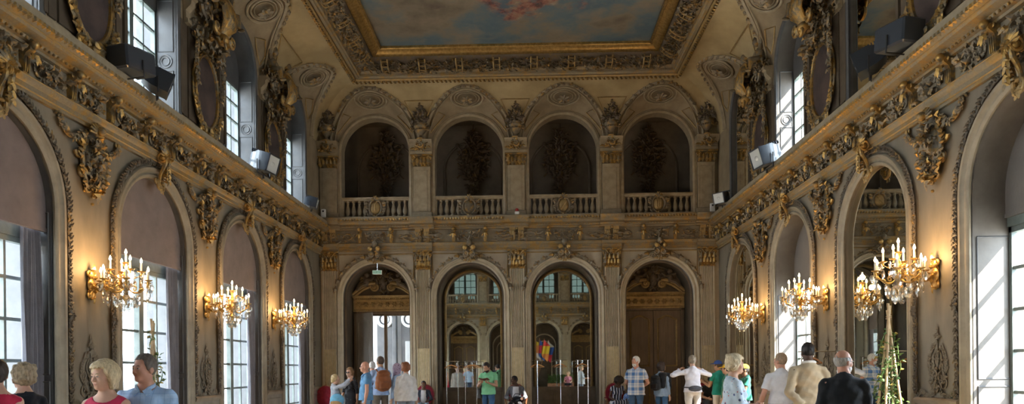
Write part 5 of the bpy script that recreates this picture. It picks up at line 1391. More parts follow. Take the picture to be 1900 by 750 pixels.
def isomesh(f, lo, hi, h):
    B = 8; lo = lo - 3 * h; n = np.ceil((hi + 3 * h - lo) / h / B).astype(int); N = n * B
    bi = np.stack(np.meshgrid(*[np.arange(k) for k in n], indexing='ij'), -1).reshape(-1, 3)
    dc = f(lo + (bi * B + (B - 1) / 2) * h)
    F = np.repeat(np.repeat(np.repeat(dc.reshape(n), B, 0), B, 1), B, 2)
    act = bi[np.abs(dc) < B * h * 1.25 + .03]
    off = np.stack(np.meshgrid(*[np.arange(B)] * 3, indexing='ij'), -1).reshape(-1, 3)
    for i in range(0, len(act), 400):
        ix = (act[i:i + 400, None, :] * B + off[None]).reshape(-1, 3); F[ix[:, 0], ix[:, 1], ix[:, 2]] = f(lo + ix * h)
    S = F < 0; c = [S[a:N[0] - 1 + a, b:N[1] - 1 + b, e:N[2] - 1 + e] for a in (0, 1) for b in (0, 1) for e in (0, 1)]
    cnt = sum(x.astype(np.int8) for x in c); cells = np.argwhere((cnt > 0) & (cnt < 8)); idx = np.full(N - 1, -1, int); idx[tuple(cells.T)] = np.arange(len(cells))
    acc = np.zeros((len(cells), 3)); num = np.zeros(len(cells)); co = [(a, b, e) for a in (0, 1) for b in (0, 1) for e in (0, 1)]
    for i, p in enumerate(co):
        for q in co[i + 1:]:
            if sum(abs(x - y) for x, y in zip(p, q)) != 1: continue
            fa = F[tuple((cells + p).T)]; fb = F[tuple((cells + q).T)]; m = (fa < 0) != (fb < 0)
            t = np.where(m, fa / np.where(m, fa - fb, 1), 0); pos = np.array(p) + t[:, None] * (np.array(q) - np.array(p)); acc[m] += pos[m]; num += m
    V = lo + (cells + acc / np.maximum(num, 1)[:, None]) * h; Q = []
    for ax in range(3):
        d = [0, 0, 0]; d[ax] = 1; b, e = (ax + 1) % 3, (ax + 2) % 3
        sl0 = [slice(1, N[k] - 1) for k in range(3)]; sl0[ax] = slice(0, N[ax] - 1); sl1 = list(sl0); sl1[ax] = slice(1, N[ax])
        s0, s1 = S[tuple(sl0)], S[tuple(sl1)]; ed = np.argwhere(s0 != s1); flip = s0[tuple(ed.T)]
        ed = ed + [0 if k == ax else 1 for k in range(3)]
        def cell(db, de):
            x = ed.copy(); x[:, b] -= db; x[:, e] -= de; return idx[tuple(x.T)]
        q = np.stack([cell(1, 1), cell(0, 1), cell(0, 0), cell(1, 0)], 1); q[~flip] = q[~flip][:, ::-1]; Q.append(q)
    Q = np.concatenate(Q); Q = Q[(Q >= 0).all(1)]
    mb = MB(); mb.add(V, Q); return mb

def rot(yaw=0, pitch=0, rollr=0):
    return np.array(Matrix.Rotation(yaw, 3, 'Z') @ Matrix.Rotation(pitch, 3, 'X') @ Matrix.Rotation(rollr, 3, 'Y'))
SKIN = {}
def skin(c):
    if c not in SKIN:
        m, nt, b = nodes('skin'); v = coord(nt); f = noise(nt, v, 14, 4)
        nt.links.new(ramp(nt, f, [(.35, tuple(x * .88 for x in c)), (.65, c)]), b.inputs['Base Color']); b.inputs['Roughness'].default_value = .5; b.inputs['Specular IOR Level'].default_value = .35
        b.inputs['Subsurface Weight'].default_value = .08; b.inputs['Subsurface Radius'].default_value = (.02, .008, .004); SKIN[c] = m
    return SKIN[c]
FAIR, TAN, RUDDY, DARK, BROWN = (.58, .35, .25), (.48, .28, .18), (.52, .27, .19), (.085, .042, .026), (.16, .08, .045)
def hair_mat(c):
    m, nt, b = nodes('hair'); v = coord(nt, (1, 1, .25)); f = noise(nt, v, 70, 4, .7)
    nt.links.new(ramp(nt, f, [(.3, tuple(x * .5 for x in c)), (.7, tuple(min(1, x * 1.25) for x in c))]), b.inputs['Base Color']); b.inputs['Roughness'].default_value = .5; b.inputs['Specular IOR Level'].default_value = .3
    bump(nt, b, f, .6, .006); return m
M['eye_white'] = plain('eye_white', (.44, .41, .38), .3); M['iris'] = plain('iris', (.05, .04, .035), .2); M['lip'] = plain('lips', (.38, .13, .11), .4); M['shoe'] = plain('shoe_leather', (.05, .04, .035), .45)

def stripes(name, axis, scale, cols, rough=.85, axis2=None, scale2=None):
    """woven checks or stripes, following the cloth's own coordinates"""
    m, nt, b = nodes(name); tc = nt.nodes.new('ShaderNodeTexCoord'); sp = nt.nodes.new('ShaderNodeSeparateXYZ'); nt.links.new(tc.outputs['Object'], sp.inputs[0])
    def wav(ax, sc):
        a = nt.nodes.new('ShaderNodeMath'); a.operation = 'MULTIPLY'; a.inputs[1].default_value = sc; nt.links.new(sp.outputs['XYZ'.index(ax)], a.inputs[0])
        f = nt.nodes.new('ShaderNodeMath'); f.operation = 'FRACT'; nt.links.new(a.outputs[0], f.inputs[0]); return f.outputs[0]
    r = ramp(nt, wav(axis, scale), cols); r.node.color_ramp.interpolation = 'CONSTANT'
    if axis2:
        r2 = ramp(nt, wav(axis2, scale2 or scale), cols); r2.node.color_ramp.interpolation = 'CONSTANT'; out = mixc(nt, .5, r, r2)
    else: out = r
    nt.links.new(out, b.inputs['Base Color']); b.inputs['Roughness'].default_value = rough; bump(nt, b, noise(nt, coord(nt), 20, 4), .4, .012); return m
def blotch(name, base, spots, scale):
    m, nt, b = nodes(name); v = coord(nt); out = base
    for k, (c, th) in enumerate(spots):
        n = nt.nodes.new('ShaderNodeTexVoronoi'); n.inputs['Scale'].default_value = scale * (1 + .35 * k); mp = nt.nodes.new('ShaderNodeMapping'); mp.inputs['Location'].default_value = (k * 3.1, k, k * 2); nt.links.new(v, mp.inputs[0]); nt.links.new(mp.outputs[0], n.inputs['Vector'])
        out = mixc(nt, ramp(nt, n.outputs['Distance'], [(th, (1, 1, 1)), (th + .04, (0, 0, 0))]), out, c)
    nt.links.new(out, b.inputs['Base Color']); b.inputs['Roughness'].default_value = .8; bump(nt, b, noise(nt, v, 20, 4), .4, .012); return m

def person(label, x, y, head, H=1.75, fem=False, sk=FAIR, hair='short', hc=(.1, .07, .05), arms=None, legs='stand', lean=0, hyaw=0, hpitch=0, hroll=0,
           top=None, topz=.86, sleeve=1, bottom=None, bottomz=.08, skirt=None, neck=.088, girth=1.0, res=.011, face=True, glasses=None, cap=None, beard=None, collar=None, hand=('relax', 'relax'), seat=.47, z0=0, wide=1.0, front=None):
    s = H / 1.75; g = girth; hs = .5 + .5 * s
    t = thing('person', label, 'person', (x, y, z0), head)
    seated = legs == 'sit'; zp = (seat + .09) / s if seated else .93; dz = zp - .93
    Lr = np.array(Matrix.Rotation(-lean, 3, 'X'))
    piv = np.array((0, 0, .95 + dz))
    def T(p): return (piv + Lr @ (np.array((p[0], p[1], p[2] + dz), float) - piv)) * s
    sw = (.165 if fem else .19) * wide; hipw = .10 if fem else .092
    # joints
    sh = {q: T((q * sw, -.005, 1.372)) for q in (-1, 1)}
    A = arms or {}
    dflt = ((.16, .0, -1), (.06, .18, -1))
    el, wr, hd, pn = {}, {}, {}, {}
    for q in (-1, 1):
        u, f = A.get(q, dflt)[:2]
        u = unit((u[0] * q, u[1], u[2])); f = unit((f[0] * q, f[1], f[2])); el[q] = sh[q] + u * .295 * s; wr[q] = el[q] + f * .25 * s; hd[q] = f
        n_ = A.get(q, dflt)[2] if len(A.get(q, dflt)) > 2 else (-1, .2, 0)
        n_ = np.array((n_[0] * q, n_[1], n_[2]), float); pn[q] = unit(n_ - f * n_.dot(f))
    hip = {q: np.array((q * hipw, 0, zp - .02)) * s for q in (-1, 1)}
    kn, an, toe = {}, {}, {}
    for q in (-1, 1):
        if seated: kn[q] = hip[q] + np.array((q * .05, .43, .0)) * s; an[q] = np.array((kn[q][0], kn[q][1] - .02, .08 * s))
        elif legs == 'walk': kn[q] = np.array((q * hipw * .95, .06 + .11 * q, .50)) * s; an[q] = np.array((q * hipw * .9, .20 * q - .02, .085)) * s
        else: kn[q] = np.array((q * hipw * 1.05, .02, .49)) * s; an[q] = np.array((q * hipw * 1.1, -.01, .08)) * s
        toe[q] = an[q] + np.array((q * .03, .17, -.045)) * s
    H0 = T((0, .028, 1.628)); Rh = Lr @ rot(hyaw, hpitch, hroll); nk = T((0, -.015, 1.46))
    if legs == 'sit' or abs(hpitch) > .3: H0 = nk + Rh @ np.array((0, .045, .165)) * s
    def Hd(p): return H0 + Rh @ np.array(p, float) * hs
    # ---- skin body
    D = SDF(); k = .05 * s
    def torso(S, e=0.0, full=True):
        S.ell(T((0, 0, .95)), np.array(((.172 if fem else .165) * g + e, .118 * g + e, .13 + e)) * s, Lr, k)
        S.ell(T((0, .008 * g, 1.09)), np.array(((.128 if fem else .148) * g + e, .105 * g + e, .15 + e)) * s, Lr, k)
        S.ell(T((0, .0, 1.27)), np.array(((.150 if fem else .175) * (.5 + .5 * g) * wide + e, .112 * (.5 + .5 * g) + e, .18 + e)) * s, Lr, k)
        for q in (-1, 1): S.cone(T((q * .045, -.015, 1.425)), T((q * (sw - .02), -.008, 1.378)), (.056 + e * .6) * s, (.046 + e * .6) * s, .03)
        if g > 1.1: S.ell(T((0, .07, 1.06)), np.array((.13 + e, .10 + e, .14 + e)) * s, Lr, k)
        if fem:
            for q in (-1, 1): S.ell(T((q * .075, .085, 1.25)), np.array((.068 + e, .06 + e, .068 + e)) * s, Lr, .03)
        S.cone(T((0, -.03, 1.41)), T((0, -.012, 1.475)), (.085 + e) * s, (.062 + e) * s, .04)
    torso(D); D.cone(nk, Hd((0, -.015, -.07)), (.052 if fem else .060) * s, (.050 if fem else .057) * s, .03)
    D.ell(Hd((0, -.012, .032)), np.array((.075, .094, .098)) * hs, Rh, .02); D.ell(Hd((0, .022, -.042)), np.array((.058, .068, .076)) * hs, Rh, .03)
    D.ell(Hd((0, .066, -.092)), np.array((.027, .022, .02)) * hs, Rh, .025); D.cone(Hd((-.034, .078, .024)), Hd((.034, .078, .024)), .012 * hs, .012 * hs, .02)
    D.cone(Hd((0, .084, .012)), Hd((0, .106, -.030)), .008 * hs, .0115 * hs, .012)
    for q in (-1, 1):
        D.ell(Hd((q * .037, .058, -.028)), np.array((.028, .026, .026)) * hs, Rh, .025); D.ell(Hd((q * .079, -.008, -.012)), np.array((.011, .024, .033)) * hs, Rh, .008)
        D.ell(Hd((q * .031, .098, .006)), np.array((.015, .014, .010)) * hs, Rh, .012, sub=True); D.ell(Hd((q * .031, .0835, .0135)), np.array((.0165, .0125, .0075)) * hs, Rh, .006); D.ell(Hd((q * .031, .083, -.004)), np.array((.0155, .0115, .0060)) * hs, Rh, .006)
        D.ell(Hd((q * .010, .100, -.034)), np.array((.008, .009, .007)) * hs, Rh, .006)
    D.ell(Hd((0, .083, -.061)), np.array((.025, .013, .008)) * hs, Rh, .008); D.ell(Hd((0, .080, -.073)), np.array((.021, .013, .008)) * hs, Rh, .008)
    am = (.85 if fem else 1.0) * (.6 + .4 * g)
    for q in (-1, 1):
        D.cone(sh[q], el[q], .050 * s * am, .039 * s * am, .035); D.cone(el[q], wr[q], .039 * s * am, .027 * s * am, .015)
        D.cone(el[q] * .75 + wr[q] * .25, el[q] * .45 + wr[q] * .55, .040 * s * am, .034 * s * am, .02)
        # hand: palm, four fingers, thumb from the side of the palm
        d, n = hd[q], pn[q]; sd = np.cross(n, d) * q * (-1); hh = s * (.95 if fem else 1.05); c0 = wr[q]; typ = hand[0 if q < 0 else 1]
        D.cone(c0 + d * .012 * hh, c0 + d * .085 * hh + sd * .018 * hh, .020 * hh, .016 * hh, .015); D.cone(c0 + d * .015 * hh, c0 + d * .082 * hh - sd * .020 * hh, .020 * hh, .016 * hh, .015); D.cone(c0 + d * .03 * hh, c0 + d * .085 * hh, .019 * hh, .016 * hh, .015)
        cu = {'relax': .35, 'grip': 1.15, 'flat': .08}[typ]
        for j, (o, L) in enumerate(((.031, .070), (.010, .080), (-.011, .075), (-.031, .058))):
            b0 = c0 + d * .088 * hh + sd * o * hh; d1 = d * math.cos(cu * .8) + n * math.sin(cu * .8); b1 = b0 + d1 * L * .5 * hh; d2 = d * math.cos(cu * 1.9) + n * math.sin(cu * 1.9); b2 = b1 + d2 * L * .55 * hh
            D.cone(b0, b1, .0095 * hh, .0088 * hh, .006); D.cone(b1, b2, .0088 * hh, .0075 * hh, .005)
        tb = c0 + d * .03 * hh + sd * .024 * hh; t1 = tb + unit(sd * .8 + d * .6 + n * .35) * .045 * hh; t2 = t1 + unit(d * .9 + sd * .15 + n * (.3 + cu * .4)) * .038 * hh; D.cone(tb, t1, .0135 * hh, .0105 * hh, .012); D.cone(t1, t2, .0105 * hh, .0085 * hh, .006)
        D.cone(hip[q], kn[q], .082 * s * g, .054 * s, .05); D.cone(kn[q], an[q], .052 * s, .036 * s, .02); D.ell(kn[q] * .68 + an[q] * .32 + np.array((0, -.014, 0)) * s, np.array((.050, .052, .11)) * s, None, .03)
        D.cone(an[q] - np.array((0, .03, .03)) * s, toe[q], .040 * s, .028 * s, .03)
    lo, hi = D.bounds(); obj('body', isomesh(D, lo, hi, res), skin(sk), t, smooth=180)
    # ---- eyes, brows, lips
    if face:
        e = MB(); b_ = MB(); l = MB()
        for q in (-1, 1):
            ball(e, Hd((q * .031, .0845, .0045)), np.array((.0125, .0118, .0078)) * hs, 12, 8, 0, Rh); ball(e, Hd((q * .031, .0915, .0045)), np.array((.0066, .0058, .0066)) * hs, 10, 7, 1, Rh)
            tube(b_, [Hd((q * .013, .093, .024)), Hd((q * .030, .094, .029)), Hd((q * .047, .083, .024))], [.0024 * hs, .0036 * hs, .0016 * hs], 6)
        ball(l, Hd((0, .0875, -.0605)), np.array((.023, .010, .0055)) * hs, 10, 6, 0, Rh); ball(l, Hd((0, .085, -.0715)), np.array((.019, .010, .006)) * hs, 10, 6, 0, Rh)
        obj('eyes', e, [M['eye_white'], M['iris']], t); obj('eyebrows', b_, hair_mat(tuple(v * .6 for v in hc)), t); obj('lips', l, M['lip'], t)
    # ---- hair
    if hair not in ('none',):
        S = SDF(); cutfront = .052; low = -.03
        if hair == 'afro':
            S.ell(Hd((0, -.03, .055)), np.array((.15, .15, .14)) * hs, Rh, .02); low = -.12
        else:
            e = {'short': .010, 'crew': .006, 'bob': .026, 'long': .02, 'curly': .026, 'bun': .014, 'fringe': .008, 'volume': .028}[hair]
            S.ell(Hd((0, -.014, .034)), (np.array((.077, .096, .099)) + e) * hs, Rh, .02)
            if hair == 'bob':
                low = -.115
                for q in (-1, 1): S.cone(Hd((q * .072, -.01, .02)), Hd((q * .064, .005, -.085)), .040 * hs, .034 * hs, .04)
                S.cone(Hd((-.03, -.07, .03)), Hd((-.03, -.062, -.095)), .055 * hs, .042 * hs, .04); S.cone(Hd((.03, -.07, .03)), Hd((.03, -.062, -.095)), .055 * hs, .042 * hs, .04)
                S.cone(Hd((.03, .07, .085)), Hd((-.05, .082, .045)), .028 * hs, .018 * hs, .03)
            if hair == 'long':
                low = -.22
                for q in (-1, 1): S.cone(Hd((q * .07, -.03, .02)), Hd((q * .068, -.025, -.19)), .036 * hs, .030 * hs, .04)
                S.cone(Hd((0, -.075, .02)), Hd((0, -.075, -.20)), .062 * hs, .045 * hs, .04)
            if hair in ('curly', 'volume'):
                low = -.085; S.ell(Hd((0, -.055, -.012)), np.array((.088, .065, .075)) * hs, Rh, .03)
                for j in range(26):
                    a = PI + ((j * 2.4) % 3.3) - .08; zz = -.06 + .17 * (j / 26); S.ell(Hd((.085 * math.cos(a), -.02 + .09 * math.sin(a), zz + .02)), np.array((.026,) * 3) * hs, None, .015)
            if hair == 'bun':
                low = -.07; S.ell(Hd((0, -.09, -.02)), np.array((.045, .035, .05)) * hs, Rh, .02); S.cone(Hd((0, -.11, -.02)), Hd((0, -.125, -.17)), .026 * hs, .012 * hs, .02)
            if hair in ('short', 'crew'): low = -.065
            if hair == 'fringe': low = -.07
        if beard: pass
        Ri = Rh.T
        def fh(P, S=S, low=low, hair=hair):
            d = S(P); v = (P - H0) @ Rh / hs
            hl = .074 if hair in ('bob', 'volume', 'curly') else .082
            # hairline: keep the face clear, drop to the ears, stop at the nape
            facecut = np.minimum(v[:, 1] - .028 - .35 * np.clip(v[:, 2] + .01, -.2, .055) * (1 if hair != 'afro' else .6), hl - v[:, 2]) * hs
            d = np.maximum(d, facecut); d = np.maximum(d, (low - v[:, 2]) * hs)
            if hair in ('short', 'crew', 'fringe'): d = np.maximum(d, np.minimum(.0 - v[:, 2] + (-.02), v[:, 1] + .005) * hs)
            if hair == 'fringe': d = np.maximum(d, np.minimum(v[:, 2] - .048, v[:, 1] + .11) * hs)
            return d + .0035 * np.sin(v[:, 0] * 160 + 40 * v[:, 2]) * np.sin(v[:, 1] * 130 + 50 * v[:, 2]) + (0.008 * np.sin(v[:, 0] * 90) * np.sin(v[:, 1] * 95) * np.sin(v[:, 2] * 90) if hair in ('afro', 'curly') else 0)
        lo, hi = S.bounds(); mbh = isomesh(fh, lo - .02, hi + .02, min(res, .009))
        if len(mbh.v) and len(mbh.v[0]): obj('hair', mbh, hair_mat(hc), t, smooth=180)
    if beard:
        S = SDF(); S.ell(Hd((0, .030, -.075)), np.array((.062, .066, .062)) * hs, Rh, .02)
        def fb(P): v = (P - H0) @ Rh / hs; return np.maximum(np.maximum(S(P), (v[:, 2] + .048 - .35 * np.abs(v[:, 0])) * hs), -(v[:, 1] - .015) * hs) + .002 * np.sin(v[:, 0] * 300) * np.sin(v[:, 2] * 280)
        lo, hi = S.bounds(); obj('beard', isomesh(fb, lo, hi, .008), hair_mat(beard), t, smooth=180)
    if glasses:
        gm = MB()
        for q in (-1, 1):
            tube(gm, [Hd((q * .033 + .024 * math.cos(a), .101 - .006 * abs(math.cos(a)), .003 + .018 * math.sin(a))) for a in np.linspace(0, 2 * PI, 17)], .0026, 5)
            tube(gm, [Hd((q * .057, .095, .008)), Hd((q * .079, .04, .008)), Hd((q * .082, -.005, .002))], .0025, 5)
            if glasses == 'sun': ball(gm, Hd((q * .033, .099, .003)), np.array((.024, .005, .019)) * hs, 12, 6, 0, Rh)
        tube(gm, [Hd((-.009, .101, .006)), Hd((.009, .101, .006))], .0025, 5); obj('spectacles' if glasses != 'sun' else 'sunglasses', gm, M['black'], t)
    if cap:
        S = SDF(); S.ell(Hd((0, -.012, .045)), np.array((.092, .112, .105)) * hs, Rh, .02); S.ell(Hd((0, .13, .052)), np.array((.075, .085, .012)) * hs, Rh @ rot(0, -.15), .015)
        def fc_(P): v = (P - H0) @ Rh / hs; return np.maximum(S(P), (.040 - v[:, 2]) * hs)
        lo, hi = S.bounds(); obj('cap', isomesh(fc_, lo, hi, .009), cloth('cap_cloth', cap, .1), t, smooth=180)
    # ---- top
    if top is not None:
        S = SDF(); torso(S, .014 if not fem else .012); e = .013
        for q in (-1, 1):
            if sleeve <= 0: continue
            if sleeve <= .5:
                b = sh[q] + (el[q] - sh[q]) * (sleeve * 2 * .8); S.cone(sh[q], b, (.050 * am + e * .8) * s, (.054 * am + e) * s, .03, flat=True)
            else:
                b = el[q] + (wr[q] - el[q]) * ((sleeve - .5) * 2 * .97); S.cone(sh[q], el[q], (.049 * am + e * .8) * s, (.044 * am + e) * s, .03); S.cone(el[q], b, (.046 * am + e) * s, (.033 * am + e) * s, .02, flat=True)
        hem = topz + dz
        if not seated and skirt is None: S.cone(T((0, 0, 1.05)), T((0, 0, max(topz, .3))), (.155 * g + e) * s, (.188 * g + e) * s, .05, flat=True, sy=.79)
        nc = T((0, .02, 1.505))
        def ft(P):
            d = S(P); v = (P / s - np.array((0, 0, dz)))
            w = (.0040 * np.sin(v[:, 0] * 26 + v[:, 2] * 19 + 3 * np.sin(v[:, 2] * 9 + v[:, 1] * 6)) + .0032 * np.sin(v[:, 2] * 47 + 2.2 * np.sin(v[:, 0] * 15) + v[:, 1] * 12) + .0018 * np.sin(v[:, 0] * 70 - v[:, 2] * 38)) * s
            d = d + w
            loc = (P / s - piv) @ Lr + piv - np.array((0, 0, dz))
            d = np.maximum(d, ((topz if not seated else max(topz, .90)) - loc[:, 2]) * s)
            dn = np.sqrt(((loc - np.array((0, .025, 1.50))) ** 2 / np.array((1, 1.1, 1)) ** 2).sum(1)) - neck
            return np.maximum(d, -dn * s)
        lo, hi = S.bounds(); obj('shirt' if not skirt else 'dress_bodice', isomesh(ft, lo, hi, res), top, t, smooth=180)
        if collar is not None:
            cm = MB()
            for q in (-1, 1):
                P = [T((q * .012, -.075, 1.485)), T((q * .055, -.045, 1.49)), T((q * .075, .01, 1.475)), T((q * .055, .062, 1.455)), T((q * .022, .090, 1.425))]
                tube(cm, P, [.012 * s, .016 * s, .017 * s, .018 * s, .012 * s], 7)
                V = [T((q * .065, .05, 1.465)), T((q * .012, .098, 1.43)), T((q * .055, .118, 1.385)), T((q * .092, .085, 1.415))]; Vb = [np.array(v_) + (0, .006, .004) for v_ in V]
                cm.add(V + Vb, [(0, 1, 2, 3), (7, 6, 5, 4), (0, 4, 5, 1), (1, 5, 6, 2), (2, 6, 7, 3), (3, 7, 4, 0)])
            obj('collar', cm, collar, t)
    if front is not None:
        S = SDF(); torso(S, .022)
        def ff(P):
            loc = (P / s - piv) @ Lr + piv - np.array((0, 0, dz)); wv = .09 + .06 * np.clip(1.42 - loc[:, 2], 0, .4)
            return np.maximum(np.maximum(np.maximum(S(P), (np.abs(loc[:, 0]) - wv) * s), (.015 - loc[:, 1]) * s), np.maximum(.93 - loc[:, 2], loc[:, 2] - 1.43) * s)
        lo, hi = S.bounds(); obj('shirt_front', isomesh(ff, lo, hi, res), front, t, smooth=180)
    # ---- bottoms
    if skirt is not None:
        S = SDF(); z1 = skirt[1]
        if seated:
            for q in (-1, 1): S.cone(hip[q], kn[q] + np.array((0, .03, 0)), .108 * s, .085 * s, .09, flat=True)
            S.ell(np.array((0, 0, zp)) * s, np.array((.185, .14, .13)) * s, None, .05); S.cone(kn[-1] + np.array((0, .02, .02)), kn[1] + np.array((0, .02, .02)), .075 * s, .075 * s, .05)
        else: S.cone(T((0, 0, 1.08)), np.array((0, 0, z1)) * s, .155 * s * g, .235 * s * g, .05, flat=True, sy=.8); S.ell(T((0, 0, .95)), np.array((.192 * g, .137 * g, .14)) * s, Lr, .05)
        def fs(P): v = P / s; return S(P) + .006 * np.sin(np.arctan2(v[:, 1], v[:, 0]) * 9 + v[:, 2] * 2) * s * np.clip((1.1 - v[:, 2]) * 1.5, 0, 1)
        lo, hi = S.bounds(); obj('skirt', isomesh(fs, lo, hi, res), skirt[0], t, smooth=180)
    elif bottom is not None:
        S = SDF(); e = .008
        S.ell(np.array((0, 0, zp + .02)) * s, np.array(((.172 if fem else .165) * g + e, .118 * g + e, .13 + e)) * s, None, .05)
        for q in (-1, 1):
            S.cone(hip[q], kn[q], (.084 * g + e) * s, (.060 + e) * s, .03)
            full = bottomz < .2
            b = an[q] if full else kn[q] + (an[q] - kn[q]) * max(.03, (.49 - bottomz) / .41); S.cone(kn[q], b, (.060 + e) * s, ((.046 if full else .062) + e) * s, .02, flat=True)
        def fp(P):
            v = P / s; w = .003 * (np.sin(v[:, 2] * 38 + v[:, 0] * 20) + np.sin(v[:, 2] * 23 - v[:, 1] * 30)) * s
            return np.maximum(S(P) + w, (v[:, 2] - (zp + .12)) * s)
        lo, hi = S.bounds(); obj('trousers' if bottomz < .2 else 'shorts', isomesh(fp, lo, hi, res), bottom, t, smooth=180)
    if not seated or True:
        S = SDF()
        for q in (-1, 1): S.cone(an[q] - np.array((0, .035, .028)) * s, toe[q] + np.array((0, .01, 0)), .050 * s, .038 * s, .03)
        def fz(P): return np.maximum(np.maximum(S(P), .004 - P[:, 2]), P[:, 2] - .10 * s)
        lo, hi = S.bounds(); obj('shoes', isomesh(fz, lo, hi, max(res, .011)), M['shoe'], t, smooth=180)
    R = np.array(Matrix.Rotation(head, 3, 'Z')); W_ = lambda p: tuple(R @ np.array(p, float) + np.array((x, y, z0)))
    return dict(obj=t, head=W_(H0), wr={q: W_(wr[q] + hd[q] * .07 * s) for q in (-1, 1)}, sh={q: W_(sh[q]) for q in (-1, 1)}, s=s, W=W_, T=lambda p: W_(T(p)), rz=head, kn={q: W_(kn[q]) for q in (-1, 1)})

def denim(n='denim', c=(.055, .11, .22)): return cloth(n, c, .3, .85, 5)
# near the camera, left
person('woman cut off by the left edge in a crimson dress with dark hair pinned up', x_at(-6, 6.1), 6.1, .9, 1.66, True, FAIR, 'bun', (.05, .035, .03), top=cloth('crimson_dress', (.45, .02, .06)), topz=.8, sleeve=0, skirt=(cloth('crimson_skirt', (.45, .02, .06)), .5), neck=.13, res=.010, face=False)
person('woman in a black short-sleeved top with curly grey-blonde hair, turned to the left window', x_at(44, 6.9), 6.9, 1.0, 1.63, True, FAIR, 'curly', (.36, .29, .19), top=cloth('black_top', (.012, .014, .02)), sleeve=.28, bottom=cloth('navy_trousers', (.03, .035, .06)), neck=.11, res=.010, hyaw=.25)
person('blonde woman with bobbed hair in a sleeveless raspberry blouse looking left', x_at(196, 5.95), 5.95, 3.15, 1.635, True, FAIR, 'bob', (.62, .49, .30), top=cloth('raspberry_blouse', (.52, .025, .085), .2), sleeve=0, bottom=cloth('dark_trousers', (.03, .03, .04)), neck=.118, res=.0085, hyaw=-.35, hpitch=-.05, wide=1.05)
M['checked_shirt'] = stripes('pale_blue_checked_shirt', 'X', 11, [(0, (.20, .36, .62)), (.06, (.36, .53, .78)), (.5, (.30, .47, .74)), (.56, (.40, .57, .80))], axis2='Z')
person('man in a pale blue checked shirt with short greying hair looking left', x_at(270, 6.2), 6.2, 3.25, 1.70, False, RUDDY, 'short', (.12, .10, .085), top=M['checked_shirt'], sleeve=.34, bottom=denim('dark_denim', (.04, .06, .11)), neck=.10, res=.0085, hyaw=-.45, collar=M['checked_shirt'], girth=1.12, wide=1.08)
# far left group
g = person('girl in a pale grey hooded top raising a camera with both hands', x_at(621, 17.6), 17.6, -1.25, 1.44, True, FAIR, 'bun', (.50, .38, .20), arms={1: ((.25, .9, .35), (-.2, .8, .75)), -1: ((.2, .95, .1), (-.35, .8, .7))}, top=cloth('grey_hood_cloth', (.42, .47, .56)), sleeve=.97, bottom=denim(), hpitch=.2, hand=('grip', 'grip'))
w_ = (np.array(g['wr'][1]) + np.array(g['wr'][-1])) / 2
t = thing('camera', 'small dark camera held up by the girl in grey', 'camera', tuple(w_ + (0.03, 0, .02)), -1.25); a = MB(); box(a, -.055, .055, -.015, .02, -.03, .035, bev=.006); obj('camera_body', a, M['black'], t); a = MB(); tube(a, [(0, .02, 0), (0, .05, 0)], .02, 10); obj('camera_lens', a, M['black'], t)
bx = g['T']((.20, .05, 1.0)); t = thing('shoulder_bag', 'round sky-blue and tan bag at the side of the girl in grey', 'bag', bx, -1.25); a = MB(); ball(a, (0, 0, 0), (.07, .17, .17), 16, 10); obj('pouch', a, cloth('sky_blue_cloth', (.16, .42, .62)), t); a = MB(); ball(a, (.012, -.02, -.07), (.068, .15, .11), 14, 8); obj('flap', a, cloth('tan_cloth', (.42, .26, .12)), t); a = MB(); tube(a, [(0, .1, .1), (-.06, .02, .36), (-.16, -.06, .42)], .012, 5); obj('strap', a, M['black'], t)
M['dots'] = blotch('black_speckled_dress', (.010, .011, .016), [((.35, .35, .38), .10)], 26)
person('woman with brown hair and sunglasses in a black speckled dress', x_at(650, 18.3), 18.3, 2.75, 1.61, True, FAIR, 'long', (.24, .14, .07), top=M['dots'], topz=.75, sleeve=.6, skirt=(M['dots'], .5), glasses='sun', arms={1: ((.15, .1, -1), (-.25, .75, -.6)), -1: ((.2, 0, -1), (.05, .1, -1))})
person('bald man in a blue polo shirt and jeans, facing left', x_at(679, 16.6), 16.6, 1.85, 1.75, False, RUDDY, 'none', (.30, .20, .15), top=cloth('blue_polo', (.10, .24, .42)), sleeve=.32, bottom=denim('washed_denim', (.18, .30, .44)), arms={1: ((.2, -.1, -1), (.1, .25, -1))}, hyaw=.0, collar=cloth('blue_collar', (.10, .24, .42)), girth=1.08)
g = person('tall man in a light blue shirt wearing a brown leather backpack', x_at(706, 17.9), 17.9, .5, 1.89, False, TAN, 'short', (.09, .065, .05), top=cloth('light_blue_shirt', (.30, .42, .66)), sleeve=.6, bottom=cloth('taupe_trousers', (.15, .125, .10)), hyaw=.35, arms={-1: ((.15, .3, -1), (-.3, .8, .1)), 1: ((.15, .2, -1), (-.2, .8, 0))})
def backpack(g, label, col, sc=1.0, dx=0.0):
    t = thing('backpack', label, 'backpack', g['T']((dx, -.20, 1.20)), g['rz']); t.scale = (sc, sc, sc); S = SDF(); S.ell((0, 0, 0), (.175, .105, .23), None, .05); S.ell((0, -.01, -.10), (.185, .12, .15), None, .05)
    lo, hi = S.bounds(); obj('sack', isomesh(lambda P: S(P) + .003 * np.sin(P[:, 2] * 50 + P[:, 0] * 30), lo, hi, .012), col, t, smooth=180)
    a = MB(); box(a, -.12, .12, -.15, -.09, -.2, -.02, bev=.025); obj('pocket', a, col, t); a = MB(); ball(a, (0, -.03, .15), (.16, .09, .09), 14, 8); obj('flap', a, col, t)
    a = MB()
    for q in (-1, 1): tube(a, [(q * .10, .05, .18), (q * .13, .13, .26), (q * .13, .30, .20), (q * .13, .36, .05), (q * .16, .25, -.15), (q * .15, .06, -.18)], .016, 6, flat=.5)
    obj('strap', a, col, t); return t
